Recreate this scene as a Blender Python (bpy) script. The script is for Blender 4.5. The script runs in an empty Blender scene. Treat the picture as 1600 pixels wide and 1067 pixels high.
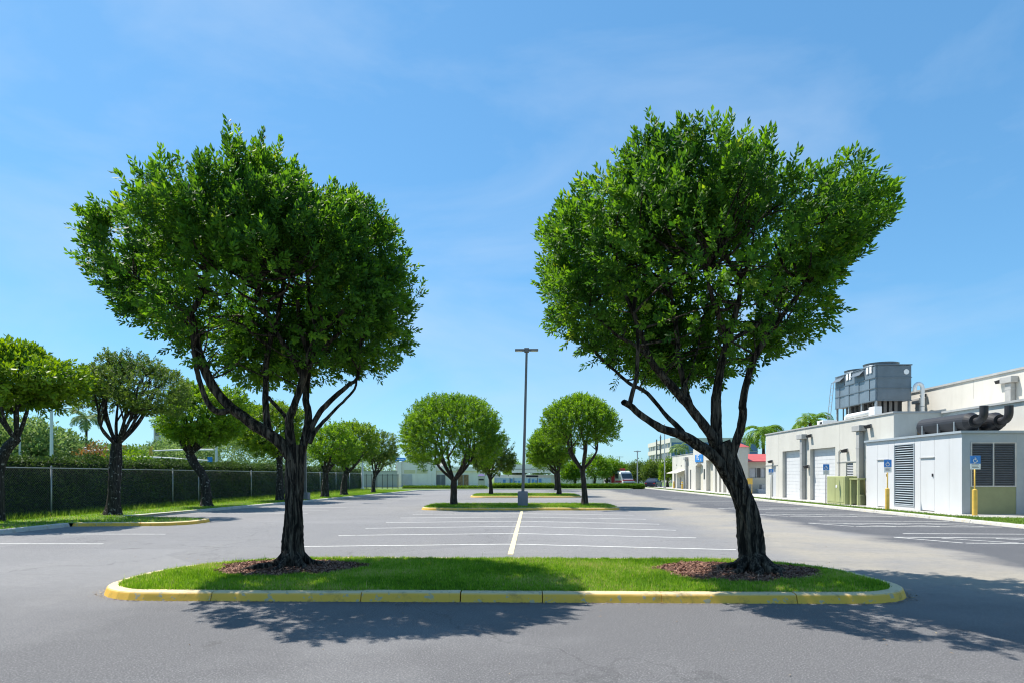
import bpy, bmesh, math, random
import numpy as np
from mathutils import Vector

random.seed(7)
RNG = np.random.default_rng(11)
scene = bpy.context.scene
COL = scene.collection

# ------------------------------------------------------------------ camera
CAM_H = 1.75
FPX = 1000.0            # focal length in photo pixels (photo 1600 wide)
HOR = 743.0             # horizon row in the photo
YAW = math.atan(28 / FPX)
SA, CA = math.sin(YAW), math.cos(YAW)
cam_data = bpy.data.cameras.new("camera")
cam = bpy.data.objects.new("camera", cam_data)
COL.objects.link(cam)
cam.location = (0, 0, CAM_H)
cam.rotation_euler = (math.radians(90), 0, YAW)
cam_data.sensor_width = 36
cam_data.lens = 36 * FPX / 1600
cam_data.shift_y = (HOR - 533.5) / 1600
cam_data.clip_end = 3000
cam_data.clip_start = 0.05
scene.camera = cam

# ------------------------------------------------------------------ light
SUN = Vector((-0.52, 0.30, 1.0)).normalized()
world = bpy.data.worlds.new("World")
scene.world = world
world.use_nodes = True
wn, wl = world.node_tree.nodes, world.node_tree.links
bg = wn["Background"]
sky = wn.new("ShaderNodeTexSky")
sky.sky_type = 'NISHITA'
sky.sun_disc = False
sky.sun_elevation = math.asin(SUN.z)
sky.sun_rotation = math.atan2(SUN.x, SUN.y)
sky.altitude = 0
sky.air_density = 1.0
sky.dust_density = 0.3
sky.ozone_density = 3.0
tc = wn.new("ShaderNodeTexCoord")
mp = wn.new("ShaderNodeMapping"); mp.inputs['Scale'].default_value = (1.3, 1.0, 3.2)
mp.inputs['Rotation'].default_value = (0.2, 0.5, 0.4)
nz = wn.new("ShaderNodeTexNoise"); nz.inputs['Scale'].default_value = 1.6
nz.inputs['Detail'].default_value = 8; nz.inputs['Roughness'].default_value = 0.56
nz.inputs['Distortion'].default_value = 0.5
rmp = wn.new("ShaderNodeValToRGB")
rmp.color_ramp.elements[0].position = 0.43; rmp.color_ramp.elements[0].color = (0, 0, 0, 1)
rmp.color_ramp.elements[1].position = 0.80; rmp.color_ramp.elements[1].color = (0.50, 0.50, 0.50, 1)
hs = wn.new("ShaderNodeHueSaturation"); hs.inputs['Saturation'].default_value = 1.15
hs.inputs['Value'].default_value = 1.0
mx = wn.new("ShaderNodeMix"); mx.data_type = 'RGBA'
mx.inputs[7].default_value = (3.9, 4.9, 6.2, 1)
wl.new(tc.outputs['Generated'], mp.inputs['Vector']); wl.new(mp.outputs[0], nz.inputs['Vector'])
wl.new(nz.outputs['Fac'], rmp.inputs[0]); wl.new(rmp.outputs[0], mx.inputs[0])
wl.new(sky.outputs[0], hs.inputs['Color']); 
gm = wn.new("ShaderNodeGamma"); gm.inputs[1].default_value = 0.6
mu = wn.new("ShaderNodeMix"); mu.data_type = 'RGBA'; mu.blend_type = 'MULTIPLY'; mu.inputs[0].default_value = 1; mu.inputs[7].default_value = (1.02, 1.70, 2.12, 1)
wl.new(hs.outputs[0], gm.inputs[0]); wl.new(gm.outputs[0], mu.inputs[6]); wl.new(mu.outputs[2], mx.inputs[6])
wl.new(mx.outputs[2], bg.inputs['Color'])
bg.inputs['Strength'].default_value = 0.107
sd = bpy.data.lights.new("sun", 'SUN')
sd.energy = 5.0; sd.angle = math.radians(0.5); sd.color = (1.0, 0.95, 0.865)
sun = bpy.data.objects.new("sun", sd); COL.objects.link(sun)
sun.rotation_euler = SUN.to_track_quat('Z', 'Y').to_euler()
sun.location = (-30, 20, 50)
vs = scene.view_settings
vs.view_transform = 'Standard'; vs.look = 'None'; vs.gamma = 1; vs.exposure = 0.62
vs.use_curve_mapping = False
scene.cycles.filter_width = 1.15

# ------------------------------------------------------------------ pixel -> world
def ray(px, py):
    u = (px - 800) / FPX
    return np.array((-SA + CA * u, CA + SA * u, (HOR - py) / FPX))
C0 = np.array((0, 0, CAM_H))
def at(px, py, d): return C0 + ray(px, py) * d
def G(px, py, z=0.0):
    r = ray(px, py); return C0 + r * ((z - CAM_H) / r[2])
def onX(px, py, X):
    r = ray(px, py); return C0 + r * (X / r[0])
def onY(px, py, Y):
    r = ray(px, py); return C0 + r * (Y / r[1])
def XY(px, d):                       # ground position under a pixel column at camera depth d
    p = at(px, HOR, d); return (p[0], p[1])

# ------------------------------------------------------------------ mesh builder
ORG = {}
def org(o): return ORG.get(o.name, np.zeros(3)) if o is not None else np.zeros(3)

def tag(o, label=None, cat=None, group=None, kind=None):
    if label: o["label"] = label
    if cat: o["category"] = cat
    if group: o["group"] = group
    if kind: o["kind"] = kind
    return o

def thing(name, label, cat, loc, group=None):
    o = bpy.data.objects.new(name, None); COL.objects.link(o)
    o.location = loc; o.empty_display_size = 0.2
    ORG[o.name] = np.array(loc, float)
    return tag(o, label, cat, group)

def link_mesh(name, me, mat, parent=None, origin=None, smooth=False):
    o = bpy.data.objects.new(name, me); COL.objects.link(o)
    if mat: me.materials.append(mat)
    if parent is not None:
        o.parent = parent; ORG[o.name] = org(parent)
    else:
        oo = np.zeros(3) if origin is None else np.array(origin, float)
        o.location = oo; ORG[o.name] = oo
    if smooth:
        me.polygons.foreach_set('use_smooth', np.ones(len(me.polygons), bool))
    return o

class MB:
    def __init__(s): s.v = []; s.f = []
    def add(s, vs, fs):
        n = len(s.v); s.v.extend([tuple(map(float, p)) for p in vs]); s.f.extend([tuple(i + n for i in f) for f in fs]); return s
    def box(s, x0, x1, y0, y1, z0, z1, b=0.0):
        if b > 0:
            bm = bmesh.new(); bmesh.ops.create_cube(bm, size=1)
            for v in bm.verts:
                v.co.x = x0 if v.co.x < 0 else x1; v.co.y = y0 if v.co.y < 0 else y1; v.co.z = z0 if v.co.z < 0 else z1
            bmesh.ops.bevel(bm, geom=bm.edges[:], offset=b, segments=2, affect='EDGES', profile=0.5)
            bm.verts.index_update()
            s.add([v.co[:] for v in bm.verts], [[v.index for v in f.verts] for f in bm.faces]); bm.free(); return s
        return s.add([(x0,y0,z0),(x1,y0,z0),(x1,y1,z0),(x0,y1,z0),(x0,y0,z1),(x1,y0,z1),(x1,y1,z1),(x0,y1,z1)],
                     [(0,3,2,1),(4,5,6,7),(0,1,5,4),(1,2,6,5),(2,3,7,6),(3,0,4,7)])
    def prism(s, poly, z0, z1):          # polygon in XY
        n = len(poly)
        vs = [(p[0], p[1], z0) for p in poly] + [(p[0], p[1], z1) for p in poly]
        fs = [tuple(range(n - 1, -1, -1)), tuple(range(n, 2 * n))] + [(i, (i + 1) % n, n + (i + 1) % n, n + i) for i in range(n)]
        return s.add(vs, fs)
    def tube(s, pts, rad, sides=8, cap=True, rot=0.0):
        P = [np.array(p, float) for p in pts]; n = len(P)
        if not hasattr(rad, '__len__'): rad = [rad] * n
        T = [P[min(i + 1, n - 1)] - P[max(i - 1, 0)] for i in range(n)]
        T = [t / (np.linalg.norm(t) + 1e-9) for t in T]
        ref = np.array((0, 0, 1.0)) if abs(T[0][2]) < 0.9 else np.array((1.0, 0, 0))
        u = np.cross(T[0], ref); u /= np.linalg.norm(u)
        vs = []
        for i in range(n):
            u = u - T[i] * np.dot(u, T[i]); u /= np.linalg.norm(u) + 1e-9
            w = np.cross(T[i], u)
            for k in range(sides):
                a = rot + 2 * math.pi * k / sides
                vs.append(P[i] + (u * math.cos(a) + w * math.sin(a)) * rad[i])
        fs = []
        for i in range(n - 1):
            for k in range(sides):
                a = i * sides + k; b = i * sides + (k + 1) % sides
                fs.append((a, b, b + sides, a + sides))
        if cap:
            fs.append(tuple(range(sides - 1, -1, -1))); fs.append(tuple(range((n - 1) * sides, n * sides)))
        return s.add(vs, fs)
    def build(s, name, mat, parent=None, origin=None, smooth=False, kind=None):
        o_ = org(parent) if parent is not None else (np.zeros(3) if origin is None else np.array(origin, float))
        me = bpy.data.meshes.new(name)
        me.from_pydata([tuple(np.array(p) - o_) for p in s.v], [], s.f); me.update()
        o = link_mesh(name, me, mat, parent, origin, smooth)
        if kind: o["kind"] = kind
        return o

def tri_mesh(name, V, F, mat, parent=None, tint=None, kind=None, origin=None, smooth=False):
    """big numpy mesh: V (n,3), F (m,k)"""
    o_ = org(parent) if parent is not None else (np.zeros(3) if origin is None else np.array(origin, float))
    me = bpy.data.meshes.new(name)
    V = np.asarray(V, np.float32) - o_.astype(np.float32); F = np.asarray(F, np.int32); k = F.shape[1]
    me.vertices.add(len(V)); me.vertices.foreach_set('co', V.ravel())
    me.loops.add(F.size); me.loops.foreach_set('vertex_index', F.ravel())
    me.polygons.add(len(F)); me.polygons.foreach_set('loop_start', np.arange(len(F), dtype=np.int32) * k)
    try: me.polygons.foreach_set('loop_total', np.full(len(F), k, np.int32))
    except Exception: pass
    if tint is not None:
        a = me.attributes.new('tint', 'FLOAT', 'POINT'); a.data.foreach_set('value', np.asarray(tint, np.float32))
    me.update(calc_edges=True); me.validate()
    o = link_mesh(name, me, mat, parent, origin, smooth)
    if kind: o["kind"] = kind
    return o

# ------------------------------------------------------------------ materials
MAT = {}
def mat(name, col, rough=0.6, metal=0.0, var=0.10, vscale=2.0, bump=0.0, bscale=40.0, spec=0.5, dirt=None, streak=0.0):
    """principled with noisy colour variation and fine relief"""
    m = bpy.data.materials.new(name); m.use_nodes = True; MAT[name] = m
    n, l = m.node_tree.nodes, m.node_tree.links
    p = n["Principled BSDF"]; p.inputs['Roughness'].default_value = rough; p.inputs['Metallic'].default_value = metal
    p.inputs['Specular IOR Level'].default_value = spec
    t = n.new("ShaderNodeTexCoord"); z = n.new("ShaderNodeTexNoise")
    z.inputs['Scale'].default_value = vscale; z.inputs['Detail'].default_value = 6; z.inputs['Roughness'].default_value = 0.6
    l.new(t.outputs['Object'], z.inputs['Vector'])
    r = n.new("ShaderNodeValToRGB"); l.new(z.outputs['Fac'], r.inputs[0])
    c = np.array(col[:3]); e = r.color_ramp.elements
    lo = np.clip(c * (1 - var), 0, 1); hi = np.clip(c * (1 + var), 0, 1)
    if dirt is not None: lo = np.array(dirt)
    e[0].position = 0.3; e[0].color = (*lo, 1); e[1].position = 0.65; e[1].color = (*hi, 1)
    src = r.outputs[0]
    if streak > 0:
        mpn = n.new("ShaderNodeMapping"); mpn.inputs['Scale'].default_value = (1.3, 1.3, 0.22); l.new(t.outputs['Object'], mpn.inputs['Vector'])
        zs = n.new("ShaderNodeTexNoise"); zs.inputs['Scale'].default_value = 1.5; zs.inputs['Detail'].default_value = 7; zs.inputs['Roughness'].default_value = 0.65
        l.new(mpn.outputs[0], zs.inputs['Vector']); rs = n.new("ShaderNodeValToRGB"); rs.color_ramp.elements[0].position = 0.50; rs.color_ramp.elements[1].position = 0.72
        l.new(zs.outputs['Fac'], rs.inputs[0]); mf = n.new("ShaderNodeMath"); mf.operation = 'MULTIPLY'; mf.inputs[1].default_value = streak; l.new(rs.outputs[0], mf.inputs[0])
        mm = n.new("ShaderNodeMix"); mm.data_type = 'RGBA'; mm.inputs[7].default_value = (*(c * np.array((.52, .49, .43))), 1)
        l.new(mf.outputs[0], mm.inputs[0]); l.new(src, mm.inputs[6]); src = mm.outputs[2]
    l.new(src, p.inputs['Base Color'])
    if bump > 0:
        z2 = n.new("ShaderNodeTexNoise"); z2.inputs['Scale'].default_value = bscale; z2.inputs['Detail'].default_value = 4
        l.new(t.outputs['Object'], z2.inputs['Vector'])
        b = n.new("ShaderNodeBump"); b.inputs['Strength'].default_value = bump; b.inputs['Distance'].default_value = 0.02
        l.new(z2.outputs['Fac'], b.inputs['Height']); l.new(b.outputs[0], p.inputs['Normal'])
    return m

def leaf_mat(name, dark, light, trans=0.35, rough=0.42, dry=None, dry_at=0.94):
    m = bpy.data.materials.new(name); m.use_nodes = True; MAT[name] = m
    n, l = m.node_tree.nodes, m.node_tree.links
    p = n["Principled BSDF"]; p.inputs['Roughness'].default_value = rough; p.inputs['Specular IOR Level'].default_value = 0.28
    a = n.new("ShaderNodeAttribute"); a.attribute_name = 'tint'
    r = n.new("ShaderNodeValToRGB"); e = r.color_ramp.elements
    e[0].position = 0; e[0].color = (*dark, 1); e[1].position = 1; e[1].color = (*light, 1)
    if dry is not None:
        e[1].position = dry_at - 0.06; q = r.color_ramp.elements.new(dry_at + 0.02); q.color = (*dry, 1)
    l.new(a.outputs['Fac'], r.inputs[0]); l.new(r.outputs[0], p.inputs['Base Color'])
    t = n.new("ShaderNodeBsdfTranslucent")
    h = n.new("ShaderNodeHueSaturation"); h.inputs['Hue'].default_value = 0.488; h.inputs['Saturation'].default_value = 1.1; h.inputs['Value'].default_value = 1.5
    l.new(r.outputs[0], h.inputs['Color']); l.new(h.outputs[0], t.inputs['Color'])
    mixn = n.new("ShaderNodeMixShader"); mixn.inputs[0].default_value = trans
    l.new(p.outputs[0], mixn.inputs[1]); l.new(t.outputs[0], mixn.inputs[2])
    l.new(mixn.outputs[0], n["Material Output"].inputs['Surface'])
    return m

def bark_mat(name, dark, light, thr=(0.45, 0.68), speck=None, zs=1.6):
    m = bpy.data.materials.new(name); m.use_nodes = True; MAT[name] = m
    n, l = m.node_tree.nodes, m.node_tree.links
    p = n["Principled BSDF"]; p.inputs['Roughness'].default_value = 0.9; p.inputs['Specular IOR Level'].default_value = 0.2
    t = n.new("ShaderNodeTexCoord"); mpn = n.new("ShaderNodeMapping"); mpn.inputs['Scale'].default_value = (14, 14, zs)
    l.new(t.outputs['Object'], mpn.inputs['Vector'])
    z = n.new("ShaderNodeTexNoise"); z.inputs['Scale'].default_value = 1.4; z.inputs['Detail'].default_value = 8; z.inputs['Roughness'].default_value = 0.65
    z.inputs['Distortion'].default_value = 0.6
    l.new(mpn.outputs[0], z.inputs['Vector'])
    r = n.new("ShaderNodeValToRGB"); e = r.color_ramp.elements
    e[0].position = thr[0]; e[0].color = (*dark, 1); e[1].position = thr[1]; e[1].color = (*light, 1)
    l.new(z.outputs['Fac'], r.inputs[0])
    src = r.outputs[0]
    if speck:
        z3 = n.new("ShaderNodeTexNoise"); z3.inputs['Scale'].default_value = 9; z3.inputs['Detail'].default_value = 5
        l.new(t.outputs['Object'], z3.inputs['Vector'])
        r3 = n.new("ShaderNodeValToRGB"); r3.color_ramp.elements[0].position = 0.6; r3.color_ramp.elements[1].position = 0.68
        l.new(z3.outputs['Fac'], r3.inputs[0])
        mm = n.new("ShaderNodeMix"); mm.data_type = 'RGBA'; mm.inputs[7].default_value = (*speck, 1)
        l.new(r3.outputs[0], mm.inputs[0]); l.new(src, mm.inputs[6]); src = mm.outputs[2]
    l.new(src, p.inputs['Base Color'])
    b = n.new("ShaderNodeBump"); b.inputs['Strength'].default_value = 1.0; b.inputs['Distance'].default_value = 0.06
    l.new(z.outputs['Fac'], b.inputs['Height']); l.new(b.outputs[0], p.inputs['Normal'])
    return m

def asphalt_mat():
    m = bpy.data.materials.new("asphalt"); m.use_nodes = True
    n, l = m.node_tree.nodes, m.node_tree.links
    p = n["Principled BSDF"]; p.inputs['Roughness'].default_value = 0.9; p.inputs['Specular IOR Level'].default_value = 0.2
    t = n.new("ShaderNodeTexCoord")
    def noise(scale, detail, rough=0.6, vec=None, dist=0.0):
        z = n.new("ShaderNodeTexNoise"); z.inputs['Scale'].default_value = scale; z.inputs['Detail'].default_value = detail
        z.inputs['Roughness'].default_value = rough; z.inputs['Distortion'].default_value = dist
        l.new(vec or t.outputs['Object'], z.inputs['Vector']); return z.outputs['Fac']
    def ramp(f, a, b, ca=(0,0,0), cb=(1,1,1)):
        r = n.new("ShaderNodeValToRGB"); r.color_ramp.elements[0].position = a; r.color_ramp.elements[1].position = b
        r.color_ramp.elements[0].color = (*ca, 1); r.color_ramp.elements[1].color = (*cb, 1); l.new(f, r.inputs[0]); return r.outputs[0]
    def mix(f, a, b, mode='MIX'):
        q = n.new("ShaderNodeMix"); q.data_type = 'RGBA'; q.blend_type = mode
        for s, i in ((f, 0), (a, 6), (b, 7)):
            if isinstance(s, (int, float)): q.inputs[i].default_value = s
            elif isinstance(s, tuple): q.inputs[i].default_value = (*s, 1)
            else: l.new(s, q.inputs[i])
        return q.outputs[2]
    def math_(op, a, b=None, clamp=False):
        q = n.new("ShaderNodeMath"); q.operation = op; q.use_clamp = clamp
        for s, i in ((a, 0), (b, 1)):
            if s is None: continue
            if isinstance(s, (int, float)): q.inputs[i].default_value = s
            else: l.new(s, q.inputs[i])
        return q.outputs[0]
    base = ramp(noise(0.16, 5, 0.6), 0.35, 0.7, (0.190, 0.186, 0.188), (0.245, 0.240, 0.241))
    # tyre-streak stretching along the lanes
    mp_ = n.new("ShaderNodeMapping"); mp_.inputs['Scale'].default_value = (0.9, 0.10, 1); l.new(t.outputs['Object'], mp_.inputs['Vector'])
    base = mix(ramp(noise(1.0, 6, 0.65, mp_.outputs[0], 0.8), 0.5, 0.75), base, mix(0.45, base, (0.27, 0.26, 0.245)))
    sx = n.new("ShaderNodeSeparateXYZ"); l.new(t.outputs['Object'], sx.inputs[0])
    X, Y = sx.outputs[0], sx.outputs[1]
    wob = math_('MULTIPLY', math_('SUBTRACT', noise(0.35, 5), 0.5), 3.6)
    xw = math_('ADD', X, wob)
    # resurfaced dark strip along the right-hand bays
    dk = math_('MULTIPLY', math_('SUBTRACT', xw, 9.3), 1.1, True)
    base = mix(dk, base, ramp(noise(0.8, 6), 0.3, 0.75, (0.070, 0.072, 0.081), (0.094, 0.096, 0.105)))
    # sandy dust tracked along the right-hand drive lane and the near crossing
    lane = math_('MULTIPLY', math_('SUBTRACT', xw, 4.8), 0.55, True)
    lane2 = math_('MULTIPLY', math_('SUBTRACT', 10.2, xw), 0.9, True)
    msk = math_('MULTIPLY', math_('MULTIPLY', lane, lane2), ramp(noise(0.42, 6, 0.7, None, 0.5), 0.28, 0.60))
    base = mix(math_('MULTIPLY', msk, 0.66), base, (0.37, 0.325, 0.245))
    # darker newer overlay around the near crossing, colour lowered further to deepen tree shadows
    nb = math_('MULTIPLY', math_('SUBTRACT', 9.9, math_('ADD', Y, math_('MULTIPLY', wob, 0.6))), 0.8, True)
    nb = math_('MULTIPLY', nb, ramp(noise(0.16, 4), 0.30, 0.50))
    base = mix(math_('MULTIPLY', nb, 0.92), base, (0.112, 0.109, 0.112))
    # patch repairs with a crisp edge, tyre scuffs
    vp = n.new("ShaderNodeTexVoronoi"); vp.inputs['Scale'].default_value = 0.11; vp.distance = 'CHEBYCHEV'; l.new(t.outputs['Object'], vp.inputs['Vector'])
    sv = n.new("ShaderNodeSeparateColor"); l.new(vp.outputs['Color'], sv.inputs[0])
    base = mix(math_('MULTIPLY', math_('GREATER_THAN', sv.outputs[0], 0.80), 0.30), base, (0.135, 0.133, 0.138))
    mp2 = n.new("ShaderNodeMapping"); mp2.inputs['Scale'].default_value = (0.28, 1.6, 1); mp2.inputs['Rotation'].default_value = (0, 0, 0.25); l.new(t.outputs['Object'], mp2.inputs['Vector'])
    base = mix(math_('MULTIPLY', ramp(noise(0.8, 7, 0.7, mp2.outputs[0], 1.5), 0.56, 0.74), 0.38), base, (0.105, 0.104, 0.108))
    # stone chips
    base = mix(ramp(noise(7, 5, 0.7), 0.40, 0.62), mix(0.16, base, (0.07, 0.07, 0.075)), base)
    base = mix(ramp(noise(58, 4, 0.8), 0.52, 0.64), base, mix(0.42, base, (0.56, 0.55, 0.53)))
    base = mix(ramp(noise(46, 4, 0.8), 0.37, 0.48, (1, 1, 1), (0, 0, 0)), base, mix(0.46, base, (0.04, 0.04, 0.045)))
    # hairline cracks
    v = n.new("ShaderNodeTexVoronoi"); v.feature = 'DISTANCE_TO_EDGE'; v.inputs['Scale'].default_value = 0.107
    wv = n.new("ShaderNodeMix"); wv.data_type = 'VECTOR'; wv.inputs[0].default_value = 0.10
    nv = n.new("ShaderNodeTexNoise"); nv.inputs['Scale'].default_value = 0.9; nv.inputs['Detail'].default_value = 6
    l.new(t.outputs['Object'], nv.inputs['Vector']); l.new(t.outputs['Object'], wv.inputs[4]); 
    sc_ = n.new("ShaderNodeVectorMath"); sc_.operation = 'SCALE'; sc_.inputs[3].default_value = 20; l.new(nv.outputs['Color'], sc_.inputs[0]); l.new(sc_.outputs[0], wv.inputs[5])
    l.new(wv.outputs[1], v.inputs['Vector'])
    base = mix(math_('MULTIPLY', ramp(v.outputs['Distance'], 0.0012, 0.003, (1,1,1), (0,0,0)), 0.32), base, (0.05, 0.05, 0.05))
    # oil spots
    base = mix(math_('MULTIPLY', ramp(noise(1.3, 4, 0.55), 0.66, 0.76), 0.55), base, (0.07, 0.068, 0.066))
    l.new(base, p.inputs['Base Color'])
    b = n.new("ShaderNodeBump"); b.inputs['Strength'].default_value = 0.55; b.inputs['Distance'].default_value = 0.01
    l.new(noise(62, 5, 0.75), b.inputs['Height']); l.new(b.outputs[0], p.inputs['Normal'])
    return m

def kerb_mat(name, face, top, grime=(0.10, 0.085, 0.06)):
    m = bpy.data.materials.new(name); m.use_nodes = True
    n, l = m.node_tree.nodes, m.node_tree.links
    p = n["Principled BSDF"]; p.inputs['Roughness'].default_value = 0.7
    t = n.new("ShaderNodeTexCoord"); g = n.new("ShaderNodeNewGeometry")
    s = n.new("ShaderNodeSeparateXYZ"); l.new(g.outputs['True Normal'], s.inputs[0])
    r = n.new("ShaderNodeValToRGB"); r.color_ramp.elements[0].position = 0.55; r.color_ramp.elements[1].position = 0.95
    r.color_ramp.elements[0].color = (*face, 1); r.color_ramp.elements[1].color = (*top, 1); l.new(s.outputs[2], r.inputs[0])
    z = n.new("ShaderNodeTexNoise"); z.inputs['Scale'].default_value = 3.5; z.inputs['Detail'].default_value = 9; z.inputs['Roughness'].default_value = 0.7
    l.new(t.outputs['Object'], z.inputs['Vector'])
    r2 = n.new("ShaderNodeValToRGB"); r2.color_ramp.elements[0].position = 0.54; r2.color_ramp.elements[1].position = 0.74
    l.new(z.outputs['Fac'], r2.inputs[0])
    m1 = n.new("ShaderNodeMix"); m1.data_type = 'RGBA'; m1.inputs[7].default_value = (*grime, 1)
    ml = n.new("ShaderNodeMath"); ml.operation = 'MULTIPLY'; ml.inputs[1].default_value = 0.75; l.new(r2.outputs[0], ml.inputs[0])
    l.new(ml.outputs[0], m1.inputs[0]); l.new(r.outputs[0], m1.inputs[6])
    # chipped paint showing concrete
    z2 = n.new("ShaderNodeTexNoise"); z2.inputs['Scale'].default_value = 11; z2.inputs['Detail'].default_value = 8
    l.new(t.outputs['Object'], z2.inputs['Vector'])
    r3 = n.new("ShaderNodeValToRGB"); r3.color_ramp.elements[0].position = 0.60; r3.color_ramp.elements[1].position = 0.64
    l.new(z2.outputs['Fac'], r3.inputs[0])
    m2 = n.new("ShaderNodeMix"); m2.data_type = 'RGBA'; m2.inputs[7].default_value = (0.46, 0.38, 0.22, 1)
    l.new(r3.outputs[0], m2.inputs[0]); l.new(m1.outputs[2], m2.inputs[6]); l.new(m2.outputs[2], p.inputs['Base Color'])
    b = n.new("ShaderNodeBump"); b.inputs['Strength'].default_value = 0.4; b.inputs['Distance'].default_value = 0.01
    l.new(z2.outputs['Fac'], b.inputs['Height']); l.new(b.outputs[0], p.inputs['Normal'])
    return m

def paint_mat(name, col):
    """worn road paint: a patchy coat over asphalt colour"""
    m = bpy.data.materials.new(name); m.use_nodes = True
    n, l = m.node_tree.nodes, m.node_tree.links
    p = n["Principled BSDF"]; p.inputs['Roughness'].default_value = 0.8
    t = n.new("ShaderNodeTexCoord"); z = n.new("ShaderNodeTexNoise")
    z.inputs['Scale'].default_value = 9; z.inputs['Detail'].default_value = 9; z.inputs['Roughness'].default_value = 0.75
    l.new(t.outputs['Object'], z.inputs['Vector'])
    r = n.new("ShaderNodeValToRGB"); r.color_ramp.elements[0].position = 0.40; r.color_ramp.elements[1].position = 0.52
    r.color_ramp.elements[0].color = (0.46, 0.455, 0.44, 1); r.color_ramp.elements[1].color = (*col, 1)
    l.new(z.outputs['Fac'], r.inputs[0]); l.new(r.outputs[0], p.inputs['Base Color'])
    return m

M_ASPHALT = asphalt_mat()
M_KERB_Y = kerb_mat("kerb_yellow", (0.78, 0.44, 0.050), (0.66, 0.52, 0.30))
M_KERB_W = kerb_mat("kerb_white", (0.46, 0.44, 0.39), (0.52, 0.50, 0.45))
M_WHITE_LINE = paint_mat("white_paint", (0.72, 0.71, 0.67))
M_CREAM_LINE = paint_mat("cream_paint", (0.74, 0.63, 0.30))
M_SOIL = mat("soil", (0.075, 0.085, 0.03), 0.95, var=0.4, vscale=9, bump=0.4)
M_GROUND = mat("ground_grass", (0.10, 0.16, 0.035), 0.95, var=0.45, vscale=1.2, bump=0.5, bscale=25)
M_GRASS = leaf_mat("grass_blade", (0.070, 0.185, 0.014), (0.29, 0.47, 0.055), 0.45, 0.65, (0.48, 0.42, 0.17), 0.90)
M_GRASS_DRY = leaf_mat("grass_verge", (0.075, 0.16, 0.016), (0.25, 0.36, 0.07), 0.35, 0.6)
M_MULCH = mat("mulch_bed", (0.12, 0.055, 0.035), 0.95, var=0.5, vscale=18, bump=0.8, bscale=40)
M_CHIP = leaf_mat("mulch_chip", (0.07, 0.026, 0.016), (0.50, 0.28, 0.19), 0.0, 0.85)
M_LITTER = leaf_mat("dry_litter", (0.16, 0.10, 0.05), (0.45, 0.36, 0.22), 0.1, 0.8)
M_BARK = bark_mat("bark_dark", (0.010, 0.008, 0.0068), (0.24, 0.19, 0.145), thr=(0.45, 0.76))
M_BARK_G = bark_mat("bark_speckled", (0.022, 0.020, 0.018), (0.09, 0.08, 0.07), speck=(0.30, 0.29, 0.27))
M_BARK_M = bark_mat("bark_grey", (0.035, 0.028, 0.022), (0.13, 0.105, 0.085))
M_LEAF = leaf_mat("leaf_big", (0.028, 0.094, 0.014), (0.150, 0.310, 0.033), 0.50, 0.54, (0.24, 0.33, 0.04), 0.985)
M_LEAF_B = leaf_mat("leaf_bright", (0.050, 0.135, 0.012), (0.22, 0.38, 0.03), 0.42, 0.5)
M_LEAF_Y = leaf_mat("leaf_yellowish", (0.045, 0.12, 0.012), (0.25, 0.38, 0.035), 0.38, 0.45)
M_LEAF_O = leaf_mat("leaf_olive", (0.035, 0.085, 0.014), (0.19, 0.28, 0.045), 0.36, 0.55)
M_LEAF_H = leaf_mat("leaf_hedge", (0.020, 0.050, 0.012), (0.11, 0.19, 0.035), 0.25, 0.6)
M_LEAF_P = leaf_mat("leaf_pale", (0.09, 0.17, 0.045), (0.26, 0.36, 0.12), 0.35, 0.6)
M_LEAF_R = leaf_mat("leaf_rust", (0.16, 0.10, 0.03), (0.42, 0.22, 0.06), 0.3, 0.6)
M_WHITEWASH = mat("whitewash", (0.86, 0.80, 0.70), 0.8, var=0.04, vscale=0.5, streak=0.2)
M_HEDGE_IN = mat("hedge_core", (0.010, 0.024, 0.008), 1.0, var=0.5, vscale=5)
M_CONC = mat("concrete", (0.42, 0.41, 0.39), 0.85, var=0.15, vscale=1.5, bump=0.3, bscale=60)
M_WALK = mat("sidewalk_concrete", (0.42, 0.405, 0.375), 0.85, var=0.12, vscale=0.8, bump=0.25, bscale=60)
M_STUCCO = mat("stucco_white", (0.58, 0.555, 0.50), 0.85, streak=0.14, var=0.05, vscale=0.5, bump=0.25, bscale=70)
M_STUCCO_C = mat("stucco_cream", (0.56, 0.53, 0.44), 0.85, streak=0.14, var=0.06, vscale=0.5, bump=0.25, bscale=70)
M_STUCCO_G = mat("stucco_pale_grey", (0.54, 0.52, 0.465), 0.85, streak=0.16, var=0.06, vscale=0.45, bump=0.25, bscale=70)
M_TRIM = mat("coping_grey", (0.38, 0.38, 0.37), 0.6, var=0.1)
M_PANELW = mat("steel_panel_white", (0.60, 0.60, 0.60), 0.5, streak=0.08, var=0.03, vscale=0.7)
M_PANELB = mat("steel_panel_bluegrey", (0.33, 0.37, 0.40), 0.5, var=0.06)
M_OLIVE = mat("olive_paint", (0.36, 0.38, 0.17), 0.55, var=0.08, vscale=1.5)
M_OLIVE_SHADED = mat("olive_shaded", (0.25, 0.27, 0.14), 0.6, var=0.08)  # same olive, shade of the front face and cabinet recess put into colour
M_DARK = mat("dark_void", (0.02, 0.022, 0.025), 0.7, var=0.2)
M_SCREEN = mat("louvre_grey", (0.15, 0.155, 0.165), 0.5, var=0.15)
M_BLACKM = mat("black_metal", (0.017, 0.0165, 0.019), 0.55, var=0.25, vscale=2)
M_GALV = mat("galvanised", (0.40, 0.42, 0.43), 0.45, metal=0.5, var=0.12, vscale=3)
M_TOWER = mat("tower_steel", (0.14, 0.168, 0.19), 0.45, metal=0.35, var=0.12, vscale=1.2)
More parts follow.
